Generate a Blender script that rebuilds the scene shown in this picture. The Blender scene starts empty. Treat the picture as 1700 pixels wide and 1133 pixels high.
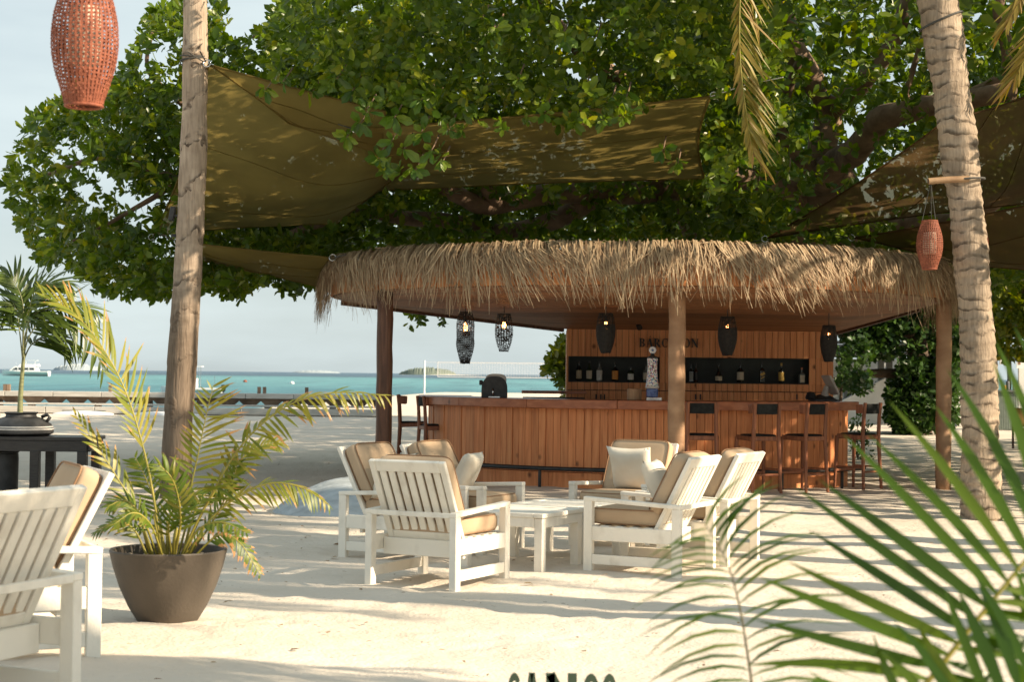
import bpy, bmesh, math, random
import numpy as np
from mathutils import Vector, Matrix, noise as mnoise

random.seed(7)
rng = np.random.default_rng(11)
S = bpy.context.scene
COL = S.collection
R = math.radians
PI = math.pi

# ------------------------------------------------------------------ camera, sky, sun, exposure
F = 2800.0                       # focal length in pixels of the 1700 px wide photograph
EYE = 1.5
cam_d = bpy.data.cameras.new('camera')
cam_d.sensor_width = 36.0
cam_d.lens = F / 1700.0 * 36.0
cam_d.clip_start = 0.1
cam_d.clip_end = 40000
cam = bpy.data.objects.new('camera', cam_d)
COL.objects.link(cam)
CAMROT = Matrix.Rotation(R(90 + 1.136), 3, 'X') @ Matrix.Rotation(R(0.62), 3, 'Z')
cam.matrix_world = Matrix.Translation((0, 0, EYE)) @ CAMROT.to_4x4()
cam_d.dof.use_dof = True
cam_d.dof.focus_distance = 17.0
cam_d.dof.aperture_fstop = 5.0
S.camera = cam

SUN_AZ = -18.0                    # degrees from +X, towards the camera side
SUN_EL = 29.0
w = bpy.data.worlds.new('World')
S.world = w
w.use_nodes = True
nt = w.node_tree
nt.nodes.clear()
out = nt.nodes.new('ShaderNodeOutputWorld')
bg = nt.nodes.new('ShaderNodeBackground')
sky = nt.nodes.new('ShaderNodeTexSky')
sky.sky_type = 'NISHITA'
sky.sun_disc = False
sky.sun_elevation = R(SUN_EL)
sky.sun_rotation = R(90 - SUN_AZ)
sky.altitude = 0
sky.air_density = 1.0
sky.dust_density = 2.0
sky.ozone_density = 1.5
# thin, high, milky cloud all over the sky
tc = nt.nodes.new('ShaderNodeTexCoord')
mp = nt.nodes.new('ShaderNodeMapping')
mp.inputs['Scale'].default_value = (1.5, 1.5, 7.0)
nz = nt.nodes.new('ShaderNodeTexNoise')
nz.inputs['Scale'].default_value = 2.2
nz.inputs['Detail'].default_value = 6
rp = nt.nodes.new('ShaderNodeValToRGB')
rp.color_ramp.elements[0].position = 0.30
rp.color_ramp.elements[0].color = (.52, .52, .52, 1)
rp.color_ramp.elements[1].position = 0.72
rp.color_ramp.elements[1].color = (.96, .96, .96, 1)
mx = nt.nodes.new('ShaderNodeMixRGB')
mx.inputs['Color2'].default_value = (7.9, 9.0, 9.1, 1)
L = nt.links.new
L(tc.outputs['Generated'], mp.inputs['Vector'])
L(mp.outputs['Vector'], nz.inputs['Vector'])
L(nz.outputs['Fac'], rp.inputs['Fac'])
L(rp.outputs['Color'], mx.inputs['Fac'])
L(sky.outputs['Color'], mx.inputs['Color1'])
L(mx.outputs['Color'], bg.inputs['Color'])
L(bg.outputs['Background'], out.inputs['Surface'])
bg.inputs['Strength'].default_value = 0.051

sun_d = bpy.data.lights.new('sun', 'SUN')
sun_d.energy = 5.0
sun_d.angle = R(0.53)
sun_d.color = (1.0, 0.82, 0.60)
sun = bpy.data.objects.new('sun', sun_d)
COL.objects.link(sun)
sun_dir = Vector((math.cos(R(SUN_AZ)) * math.cos(R(SUN_EL)), math.sin(R(SUN_AZ)) * math.cos(R(SUN_EL)), math.sin(R(SUN_EL))))
sun.rotation_euler = sun_dir.to_track_quat('Z', 'Y').to_euler()
sun.location = (60, -10, 30)

S.view_settings.view_transform = 'Standard'
S.view_settings.look = 'None'
S.view_settings.exposure = 1.04
S.view_settings.gamma = 1.0
S.view_settings.use_curve_mapping = False
S.render.engine = 'CYCLES'
S.cycles.max_bounces = 8
S.cycles.transparent_max_bounces = 12
S.cycles.use_denoising = True
S.cycles.sample_clamp_indirect = 6.0


# ------------------------------------------------------------------ placing
def ray(px, py):
    v = Vector(((px - 850) / F, (566.5 - py) / F, -1.0))
    return CAMROT @ v

def P(px, py, d):
    """point at depth d (metres along Y) seen at that pixel of the photograph"""
    r = ray(px, py)
    return Vector((0, 0, EYE)) + r * (d / r.y)

def G(px, py, z=0.0):
    r = ray(px, py)
    t = (z - EYE) / r.z
    return Vector((0, 0, EYE)) + r * t


# ------------------------------------------------------------------ materials
def new_mat(name):
    m = bpy.data.materials.new(name)
    m.use_nodes = True
    n = m.node_tree
    b = n.nodes['Principled BSDF']
    return m, n, b

def node(n, t, **kw):
    x = n.nodes.new(t)
    for k, v in kw.items():
        if k in x.inputs:
            x.inputs[k].default_value = v
        else:
            setattr(x, k, v)
    return x

def c4(c):
    return (c[0], c[1], c[2], 1)

def coords(n, scale=(1, 1, 1), src='Object'):
    t = node(n, 'ShaderNodeTexCoord')
    m = node(n, 'ShaderNodeMapping')
    m.inputs['Scale'].default_value = scale
    n.links.new(t.outputs[src], m.inputs['Vector'])
    return m.outputs['Vector']

def noisy(name, c1, c2, scale=8, rough=.6, bump=.0, bscale=None, detail=5, stretch=(1, 1, 1), spec=.4, metallic=0, rand=0.0, lo=.35, hi=.65, c3=None):
    """two or three colours mixed by noise, optional bump and per object tint"""
    m, n, b = new_mat(name)
    v = coords(n, stretch)
    z = node(n, 'ShaderNodeTexNoise', Scale=scale, Detail=detail)
    n.links.new(v, z.inputs['Vector'])
    r = node(n, 'ShaderNodeValToRGB')
    e = r.color_ramp.elements
    e[0].position, e[0].color = lo, c4(c1)
    e[1].position, e[1].color = hi, c4(c2)
    if c3:
        x = e.new(min(hi + .12, .99))
        x.color = c4(c3)
    n.links.new(z.outputs['Fac'], r.inputs['Fac'])
    col = r.outputs['Color']
    if rand:
        oi = node(n, 'ShaderNodeObjectInfo')
        mr = node(n, 'ShaderNodeMapRange')
        mr.inputs['To Min'].default_value = 1 - rand
        mr.inputs['To Max'].default_value = 1 + rand
        n.links.new(oi.outputs['Random'], mr.inputs['Value'])
        h = node(n, 'ShaderNodeHueSaturation')
        n.links.new(mr.outputs['Result'], h.inputs['Value'])
        n.links.new(col, h.inputs['Color'])
        col = h.outputs['Color']
    n.links.new(col, b.inputs['Base Color'])
    b.inputs['Roughness'].default_value = rough
    b.inputs['Specular IOR Level'].default_value = spec
    b.inputs['Metallic'].default_value = metallic
    if bump:
        z2 = node(n, 'ShaderNodeTexNoise', Scale=bscale or scale * 4, Detail=6)
        n.links.new(v, z2.inputs['Vector'])
        bp = node(n, 'ShaderNodeBump', Strength=bump, Distance=.02)
        n.links.new(z2.outputs['Fac'], bp.inputs['Height'])
        n.links.new(bp.outputs['Normal'], b.inputs['Normal'])
    return m

def wood(name, dark, mid, light, stretch=(14, 14, 1.1), rough=.55, rand=.22, knots=True, scale=1.6):
    m, n, b = new_mat(name)
    oi = node(n, 'ShaderNodeObjectInfo')
    t = node(n, 'ShaderNodeTexCoord')
    off = node(n, 'ShaderNodeVectorMath', operation='MULTIPLY_ADD')
    off.inputs[1].default_value = (17, 23, 31)
    n.links.new(oi.outputs['Random'], off.inputs[0])
    n.links.new(t.outputs['Object'], off.inputs[2])
    mpn = node(n, 'ShaderNodeMapping')
    mpn.inputs['Scale'].default_value = stretch
    n.links.new(off.outputs[0], mpn.inputs['Vector'])
    z = node(n, 'ShaderNodeTexNoise', Scale=scale, Detail=8, Distortion=.6)
    n.links.new(mpn.outputs['Vector'], z.inputs['Vector'])
    r = node(n, 'ShaderNodeValToRGB')
    e = r.color_ramp.elements
    e[0].position, e[0].color = .28, c4(dark)
    e[1].position, e[1].color = .72, c4(light)
    x = e.new(.5)
    x.color = c4(mid)
    n.links.new(z.outputs['Fac'], r.inputs['Fac'])
    col = r.outputs['Color']
    if knots:
        vz = node(n, 'ShaderNodeTexVoronoi', Scale=3.1)
        m2 = node(n, 'ShaderNodeMapping')
        m2.inputs['Scale'].default_value = (1, 1, .8)
        n.links.new(off.outputs[0], m2.inputs['Vector'])
        n.links.new(m2.outputs['Vector'], vz.inputs['Vector'])
        kr = node(n, 'ShaderNodeValToRGB')
        kr.color_ramp.elements[0].position, kr.color_ramp.elements[0].color = .04, (1, 1, 1, 1)
        kr.color_ramp.elements[1].position, kr.color_ramp.elements[1].color = .13, (0, 0, 0, 1)
        n.links.new(vz.outputs['Distance'], kr.inputs['Fac'])
        mk = node(n, 'ShaderNodeMixRGB')
        mk.inputs['Color2'].default_value = c4([v * .35 for v in dark])
        n.links.new(kr.outputs['Color'], mk.inputs['Fac'])
        n.links.new(col, mk.inputs['Color1'])
        col = mk.outputs['Color']
    mr = node(n, 'ShaderNodeMapRange')
    mr.inputs['To Min'].default_value = 1 - rand
    mr.inputs['To Max'].default_value = 1 + rand
    n.links.new(oi.outputs['Random'], mr.inputs['Value'])
    h = node(n, 'ShaderNodeHueSaturation')
    n.links.new(mr.outputs['Result'], h.inputs['Value'])
    n.links.new(col, h.inputs['Color'])
    n.links.new(h.outputs['Color'], b.inputs['Base Color'])
    b.inputs['Roughness'].default_value = rough
    b.inputs['Specular IOR Level'].default_value = .35
    bp = node(n, 'ShaderNodeBump', Strength=.25, Distance=.004)
    n.links.new(z.outputs['Fac'], bp.inputs['Height'])
    n.links.new(bp.outputs['Normal'], b.inputs['Normal'])
    return m

def leafy(name, cols, attr=True, trans=.35, rough=.38, tip=None):
    """leaf surface: colour picked per leaf, some light passes through"""
    m, n, b = new_mat(name)
    r = node(n, 'ShaderNodeValToRGB')
    e = r.color_ramp.elements
    k = len(cols)
    e[0].position, e[0].color = 0, c4(cols[0])
    e[1].position, e[1].color = 1, c4(cols[-1])
    for i in range(1, k - 1):
        x = e.new(i / (k - 1))
        x.color = c4(cols[i])
    if attr:
        a = node(n, 'ShaderNodeAttribute', attribute_name='tint')
        n.links.new(a.outputs['Fac'], r.inputs['Fac'])
    else:
        a = node(n, 'ShaderNodeObjectInfo')
        n.links.new(a.outputs['Random'], r.inputs['Fac'])
    col = r.outputs['Color']
    if tip:
        a2 = node(n, 'ShaderNodeAttribute', attribute_name='along')
        oi = node(n, 'ShaderNodeObjectInfo')
        ml = node(n, 'ShaderNodeMath', operation='MULTIPLY_ADD')
        ml.inputs[1].default_value = .68
        n.links.new(oi.outputs['Random'], ml.inputs[0])
        n.links.new(a2.outputs['Fac'], ml.inputs[2])
        tr = node(n, 'ShaderNodeValToRGB')
        tr.color_ramp.elements[0].position, tr.color_ramp.elements[0].color = .98, (0, 0, 0, 1)
        tr.color_ramp.elements[1].position, tr.color_ramp.elements[1].color = 1.0, (1, 1, 1, 1)
        mm = node(n, 'ShaderNodeMath', operation='MULTIPLY')
        mm.inputs[1].default_value = .78
        n.links.new(ml.outputs[0], mm.inputs[0])
        n.links.new(mm.outputs[0], tr.inputs['Fac'])
        mk = node(n, 'ShaderNodeMixRGB')
        mk.inputs['Color2'].default_value = c4(tip)
        n.links.new(tr.outputs['Color'], mk.inputs['Fac'])
        n.links.new(col, mk.inputs['Color1'])
        col = mk.outputs['Color']
    n.links.new(col, b.inputs['Base Color'])
    b.inputs['Roughness'].default_value = rough
    b.inputs['Specular IOR Level'].default_value = .4
    t = node(n, 'ShaderNodeBsdfTranslucent')
    h = node(n, 'ShaderNodeHueSaturation', Hue=.485, Saturation=1.15, Value=1.5)
    n.links.new(col, h.inputs['Color'])
    n.links.new(h.outputs['Color'], t.inputs['Color'])
    ms = node(n, 'ShaderNodeMixShader', Fac=trans)
    n.links.new(b.outputs['BSDF'], ms.inputs[1])
    n.links.new(t.outputs['BSDF'], ms.inputs[2])
    n.links.new(ms.outputs['Shader'], n.nodes['Material Output'].inputs['Surface'])
    return m

def plain(name, c, rough=.5, metallic=0, spec=.5, emit=None, es=0, vary=.12):
    m = noisy(name, [v * (1 - vary) for v in c], [min(1, v * (1 + vary)) for v in c], scale=9, rough=rough, metallic=metallic, spec=spec)
    if emit:
        b = m.node_tree.nodes['Principled BSDF']
        b.inputs['Emission Color'].default_value = c4(emit)
        b.inputs['Emission Strength'].default_value = es
    return m

M = {}
M['white_paint'] = noisy('white_paint', (.60, .555, .47), (.80, .76, .67), scale=7, rough=.5, bump=.10, bscale=70, lo=.22, hi=.48, stretch=(1, 1, .6))
M['bar_wood'] = wood('bar_wood', (.46, .160, .056), (.61, .228, .085), (.69, .30, .12), rand=.11)
M['wall_wood'] = wood('wall_wood', (.49, .185, .072), (.64, .272, .112), (.71, .34, .155), rand=.11)
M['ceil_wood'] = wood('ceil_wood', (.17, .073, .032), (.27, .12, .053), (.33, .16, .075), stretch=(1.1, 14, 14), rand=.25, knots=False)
M['fascia_wood'] = wood('fascia_wood', (.40, .15, .05), (.52, .21, .075), (.60, .27, .10), knots=False)
M['counter_wood'] = wood('counter_wood', (.26, .088, .042), (.37, .13, .060), (.45, .18, .09), stretch=(3, 3, 8), rough=.32, rand=.05)
M['dark_wood'] = wood('dark_wood', (.05, .022, .012), (.095, .042, .024), (.15, .075, .045), rough=.45, rand=.15, knots=False)
M['stool_wood'] = wood('stool_wood', (.14, .050, .024), (.22, .080, .038), (.30, .12, .06), rough=.42, rand=.12, knots=False)
M['post_wood'] = noisy('post_wood', (.24, .13, .068), (.38, .235, .135), scale=3, rough=.6, bump=.35, bscale=12, stretch=(1, 1, 1.6), rand=.12, lo=.3, hi=.7)
M['black_metal'] = noisy('black_metal', (.012, .012, .013), (.03, .029, .028), scale=14, rough=.42)
M['black_leather'] = noisy('black_leather', (.012, .013, .013), (.024, .026, .025), scale=20, rough=.75, bump=.1, spec=.15)
M['niche'] = noisy('niche', (.016, .020, .018), (.032, .040, .036), scale=3, rough=.55)
M['thatch'] = leafy('thatch', [(.17, .105, .058), (.36, .26, .155), (.47, .36, .225), (.25, .17, .098), (.58, .46, .30)], trans=.12, rough=.7)
M['thatch_top'] = noisy('thatch_top', (.10, .07, .04), (.24, .18, .10), scale=12, rough=.9, bump=.6, bscale=40)
M['cushion'] = noisy('cushion', (.42, .305, .20), (.47, .35, .235), scale=3, rough=.85, bump=.12, bscale=220, spec=.15)
M['piping'] = noisy('piping', (.22, .125, .065), (.28, .165, .09), scale=6, rough=.8)
M['cream_fabric'] = noisy('cream_fabric', (.62, .56, .46), (.70, .65, .55), scale=4, rough=.9, bump=.15, bscale=260, spec=.1)
M['sail'] = None
M['pot'] = noisy('pot', (.058, .047, .036), (.10, .082, .064), scale=3, rough=.55, bump=.12, bscale=50, lo=.3, hi=.75)
M['soil'] = noisy('soil', (.04, .03, .02), (.16, .12, .08), scale=22, rough=.9, bump=.8, bscale=60)
M['stone'] = noisy('stone', (.25, .21, .16), (.42, .36, .28), scale=6, rough=.8, rand=.3)
M['vase'] = noisy('vase', (.018, .019, .020), (.045, .046, .048), scale=7, rough=.5, bump=.2)
M['vase_band'] = plain('vase_band', (.45, .44, .42), rough=.6)
M['black_wood'] = noisy('black_wood', (.010, .010, .011), (.026, .025, .025), scale=9, rough=.35, stretch=(1, 9, 9), bump=.15)
M['terracotta'] = noisy('terracotta', (.18, .050, .025), (.28, .085, .043), scale=40, rough=.7, bump=.2)
M['black_rattan'] = noisy('black_rattan', (.008, .008, .008), (.022, .020, .018), scale=30, rough=.6)
M['paper'] = plain('paper', (.62, .55, .44), rough=.8)
M['bulb'] = plain('bulb', (1, .45, .16), emit=(1, .36, .10), es=9)
M['downlight'] = plain('downlight', (1, .7, .6), emit=(1, .55, .38), es=3)
M['dock_white'] = wood('dock_white', (.36, .34, .31), (.47, .45, .41), (.56, .54, .50), stretch=(1, 12, 12), rough=.75, rand=.08, knots=False)
M['dock_brown'] = noisy('dock_brown', (.12, .08, .055), (.24, .17, .12), scale=3, rough=.8, rand=.2)
M['boat_white'] = plain('boat_white', (.74, .75, .75), rough=.3, vary=.04)
M['glass_dark'] = plain('glass_dark', (.03, .04, .05), rough=.1)
M['bark'] = noisy('bark', (.10, .062, .040), (.26, .175, .115), scale=4, rough=.85, bump=.7, bscale=14, lo=.3, hi=.7)
M['bark_dark'] = noisy('bark_dark', (.05, .035, .024), (.13, .09, .062), scale=5, rough=.9, bump=.7, bscale=16)
M['leaf'] = leafy('leaf', [(.036, .076, .009), (.060, .112, .012), (.088, .15, .015), (.15, .205, .020), (.26, .26, .028)], trans=.45, rough=.33)
M['leaf_single'] = leafy('leaf_single', [(.045, .10, .014), (.065, .14, .018), (.10, .185, .022), (.18, .25, .028), (.055, .12, .016)], attr=False, trans=.35, rough=.33)
M['leaf_dark'] = leafy('leaf_dark', [(.018, .045, .010), (.030, .070, .015), (.045, .095, .02), (.065, .13, .024)], trans=.25, rough=.4)
M['leaf_gold'] = leafy('leaf_gold', [(.05, .09, .012), (.09, .13, .016), (.17, .19, .022), (.24, .22, .03)], trans=.4, rough=.4)
M['palm_dark'] = leafy('palm_dark', [(.035, .066, .009), (.062, .10, .013), (.10, .14, .018)], trans=.25, rough=.35)
M['palm_gold'] = leafy('palm_gold', [(.14, .12, .018), (.20, .17, .025), (.26, .20, .035), (.20, .12, .03)], trans=.3, rough=.5)
M['leaflet'] = leafy('leaflet', [(.10, .14, .014), (.16, .19, .02), (.22, .22, .025), (.27, .23, .035), (.12, .16, .016)], attr=False, trans=.35, rough=.42, tip=(.46, .26, .10))
M['leaflet_stuff'] = leafy('leaflet_stuff', [(.055, .10, .012), (.085, .14, .016), (.13, .17, .02), (.20, .19, .03)], trans=.35, rough=.42, tip=(.44, .25, .10))
M['leaflet_fresh'] = leafy('leaflet_fresh', [(.026, .064, .006), (.040, .09, .008), (.060, .12, .010), (.10, .145, .014)], attr=False, trans=.4, rough=.35)
M['rachis'] = noisy('rachis', (.20, .19, .03), (.32, .27, .05), scale=10, rough=.5)
M['rachis_dark'] = noisy('rachis_dark', (.05, .045, .02), (.10, .085, .03), scale=10, rough=.5)
M['palm_stem'] = noisy('palm_stem', (.12, .13, .06), (.22, .23, .11), scale=8, rough=.6, stretch=(1, 1, 4))
M['rope'] = plain('rope', (.05, .05, .045), rough=.8)
M['bamboo'] = noisy('bamboo', (.22, .13, .07), (.34, .22, .12), scale=6, rough=.5)
M['roof_tile'] = noisy('roof_tile', (.05, .045, .042), (.11, .098, .09), scale=8, rough=.8, bump=.5, bscale=24)
M['wall_white'] = noisy('wall_white', (.55, .55, .52), (.66, .65, .62), scale=2, rough=.8)
M['post_grey'] = plain('post_grey', (.10, .11, .11), rough=.6)
M['green_panel'] = plain('green_panel', (.17, .21, .18), rough=.6)
M['brown_cloth'] = plain('brown_cloth', (.22, .12, .03), rough=.8)
M['mound_grey'] = noisy('mound_grey', (.30, .34, .36), (.42, .47, .50), scale=4, rough=.6, bump=.6, bscale=10, stretch=(1, 3, 3))
M['sign_green'] = plain('sign_green', (.035, .06, .035), rough=.5)
M['letter_black'] = plain('letter_black', (.014, .013, .012), rough=.5)
M['net'] = plain('net', (.55, .55, .55), rough=.8)
M['chrome'] = plain('chrome', (.6, .6, .6), rough=.2, metallic=1)
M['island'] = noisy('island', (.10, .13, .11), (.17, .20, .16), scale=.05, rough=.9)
M['island_hazed'] = noisy('island_hazed', (.28, .33, .36), (.33, .38, .40), scale=.03, rough=.9)  # pale blue of distance haze painted into the land colour
M['island_sand'] = plain('island_sand', (.6, .56, .48), rough=.9)
M['pos_silver'] = plain('pos_silver', (.40, .37, .33), rough=.35)
M['pale_wood'] = wood('pale_wood', (.30, .17, .09), (.40, .24, .13), (.48, .31, .18), rough=.6, knots=False)


def sail_material(name, c, trans=.28):
    m, n, b = new_mat(name)
    v = coords(n, (1, 1, 1))
    z = node(n, 'ShaderNodeTexNoise', Scale=1.3, Detail=5)
    n.links.new(v, z.inputs['Vector'])
    r = node(n, 'ShaderNodeValToRGB')
    r.color_ramp.elements[0].position, r.color_ramp.elements[0].color = .3, c4([x * .8 for x in c])
    r.color_ramp.elements[1].position, r.color_ramp.elements[1].color = .7, c4([x * 1.2 for x in c])
    n.links.new(z.outputs['Fac'], r.inputs['Fac'])
    n.links.new(r.outputs['Color'], b.inputs['Base Color'])
    b.inputs['Roughness'].default_value = .7
    b.inputs['Specular IOR Level'].default_value = .2
    t = node(n, 'ShaderNodeBsdfTranslucent')
    n.links.new(r.outputs['Color'], t.inputs['Color'])
    a = node(n, 'ShaderNodeMixShader', Fac=.62)
    n.links.new(b.outputs['BSDF'], a.inputs[1])
    n.links.new(t.outputs['BSDF'], a.inputs[2])
    tr = node(n, 'ShaderNodeBsdfTransparent', Color=(.95, .88, .6, 1))
    a2 = node(n, 'ShaderNodeMixShader', Fac=trans)
    n.links.new(a.outputs['Shader'], a2.inputs[1])
    n.links.new(tr.outputs['BSDF'], a2.inputs[2])
    n.links.new(a2.outputs['Shader'], n.nodes['Material Output'].inputs['Surface'])
    return m

M['sail'] = sail_material('sail', (.225, .170, .052), .09)
M['sail_red'] = sail_material('sail_red', (.12, .072, .034), .20)


def trunk_material(name, base, light, dark, ring, soft, low=None):
    """palm bark with ring scars running round the trunk (object Z is height)"""
    m, n, b = new_mat(name)
    v = coords(n, (1, 1, 1))
    z1 = node(n, 'ShaderNodeTexNoise', Scale=3.5, Detail=8)
    n.links.new(v, z1.inputs['Vector'])
    r1 = node(n, 'ShaderNodeValToRGB')
    r1.color_ramp.elements[0].position, r1.color_ramp.elements[0].color = .3, c4(base)
    r1.color_ramp.elements[1].position, r1.color_ramp.elements[1].color = .72, c4(light)
    n.links.new(z1.outputs['Fac'], r1.inputs['Fac'])
    v2 = coords(n, (1.6, 1.6, 1.1))
    zn = node(n, 'ShaderNodeTexNoise', Scale=2.0, Detail=3)
    n.links.new(v2, zn.inputs['Vector'])
    tcz = node(n, 'ShaderNodeTexCoord')
    spz = node(n, 'ShaderNodeSeparateXYZ')
    n.links.new(tcz.outputs['Object'], spz.inputs[0])
    mz = node(n, 'ShaderNodeMath', operation='MULTIPLY')
    mz.inputs[1].default_value = ring
    n.links.new(spz.outputs['Z'], mz.inputs[0])
    wob = node(n, 'ShaderNodeMath', operation='MULTIPLY_ADD')
    wob.inputs[1].default_value = 2.2
    n.links.new(zn.outputs['Fac'], wob.inputs[0])
    n.links.new(mz.outputs[0], wob.inputs[2])
    z2 = node(n, 'ShaderNodeMath', operation='FRACT')
    n.links.new(wob.outputs[0], z2.inputs[0])
    rr_ = node(n, 'ShaderNodeValToRGB')
    el = rr_.color_ramp.elements
    el[0].position, el[0].color = 0, (1, 1, 1, 1)
    el[1].position, el[1].color = soft, (0, 0, 0, 1)
    x9 = el.new(soft * .45); x9.color = (.8, .8, .8, 1)
    x8 = el.new(.97); x8.color = (0, 0, 0, 1)
    n.links.new(z2.outputs[0], rr_.inputs['Fac'])
    vb = coords(n, (5, 5, 9))
    zb_ = node(n, 'ShaderNodeTexNoise', Scale=1.3, Detail=6)
    n.links.new(vb, zb_.inputs['Vector'])
    rb_ = node(n, 'ShaderNodeValToRGB')
    rb_.color_ramp.elements[0].position, rb_.color_ramp.elements[0].color = .40, (0, 0, 0, 1)
    rb_.color_ramp.elements[1].position, rb_.color_ramp.elements[1].color = .58, (1, 1, 1, 1)
    n.links.new(zb_.outputs['Fac'], rb_.inputs['Fac'])
    r2 = node(n, 'ShaderNodeMixRGB', blend_type='MULTIPLY')
    r2.inputs['Fac'].default_value = 1
    n.links.new(rr_.outputs['Color'], r2.inputs['Color1'])
    n.links.new(rb_.outputs['Color'], r2.inputs['Color2'])
    mk = node(n, 'ShaderNodeMixRGB')
    mk.inputs['Color2'].default_value = c4(dark)
    n.links.new(r2.outputs['Color'], mk.inputs['Fac'])
    n.links.new(r1.outputs['Color'], mk.inputs['Color1'])
    v3 = coords(n, (26, 26, 3))
    z3 = node(n, 'ShaderNodeTexNoise', Scale=1.5, Detail=5)
    n.links.new(v3, z3.inputs['Vector'])
    if low:
        lz = node(n, 'ShaderNodeMath', operation='MULTIPLY_ADD')
        lz.inputs[1].default_value = 2.2
        n.links.new(zb_.outputs['Fac'], lz.inputs[0])
        n.links.new(spz.outputs['Z'], lz.inputs[2])
        lr = node(n, 'ShaderNodeMapRange')
        lr.inputs['From Min'].default_value, lr.inputs['From Max'].default_value = low[1] - .5, low[1] + .9
        lr.inputs['To Min'].default_value, lr.inputs['To Max'].default_value = .85, 0
        n.links.new(lz.outputs[0], lr.inputs['Value'])
        ml_ = node(n, 'ShaderNodeMixRGB')
        ml_.inputs['Color2'].default_value = c4(low[0])
        n.links.new(lr.outputs['Result'], ml_.inputs['Fac'])
        n.links.new(mk.outputs['Color'], ml_.inputs['Color1'])
        mk = ml_
    m3 = node(n, 'ShaderNodeMixRGB', blend_type='MULTIPLY')
    m3.inputs['Fac'].default_value = .55
    r3 = node(n, 'ShaderNodeValToRGB')
    r3.color_ramp.elements[0].position, r3.color_ramp.elements[0].color = .3, (.45, .42, .4, 1)
    r3.color_ramp.elements[1].position, r3.color_ramp.elements[1].color = .6, (1, 1, 1, 1)
    n.links.new(z3.outputs['Fac'], r3.inputs['Fac'])
    n.links.new(mk.outputs['Color'], m3.inputs['Color1'])
    n.links.new(r3.outputs['Color'], m3.inputs['Color2'])
    n.links.new(m3.outputs['Color'], b.inputs['Base Color'])
    b.inputs['Roughness'].default_value = .85
    b.inputs['Specular IOR Level'].default_value = .2
    ad = node(n, 'ShaderNodeMath', operation='ADD')
    n.links.new(z3.outputs['Fac'], ad.inputs[0])
    n.links.new(r2.outputs['Color'], ad.inputs[1])
    bp = node(n, 'ShaderNodeBump', Strength=.6, Distance=.02)
    n.links.new(ad.outputs[0], bp.inputs['Height'])
    n.links.new(bp.outputs['Normal'], b.inputs['Normal'])
    return m

M['trunk_smooth'] = trunk_material('trunk_smooth', (.30, .235, .175), (.48, .39, .30), (.085, .062, .045), 1.9, .20, ((.165, .125, .092), 3.4))
M['trunk_rings'] = trunk_material('trunk_rings', (.26, .205, .15), (.44, .355, .265), (.09, .068, .048), 7.5, .34)


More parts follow.
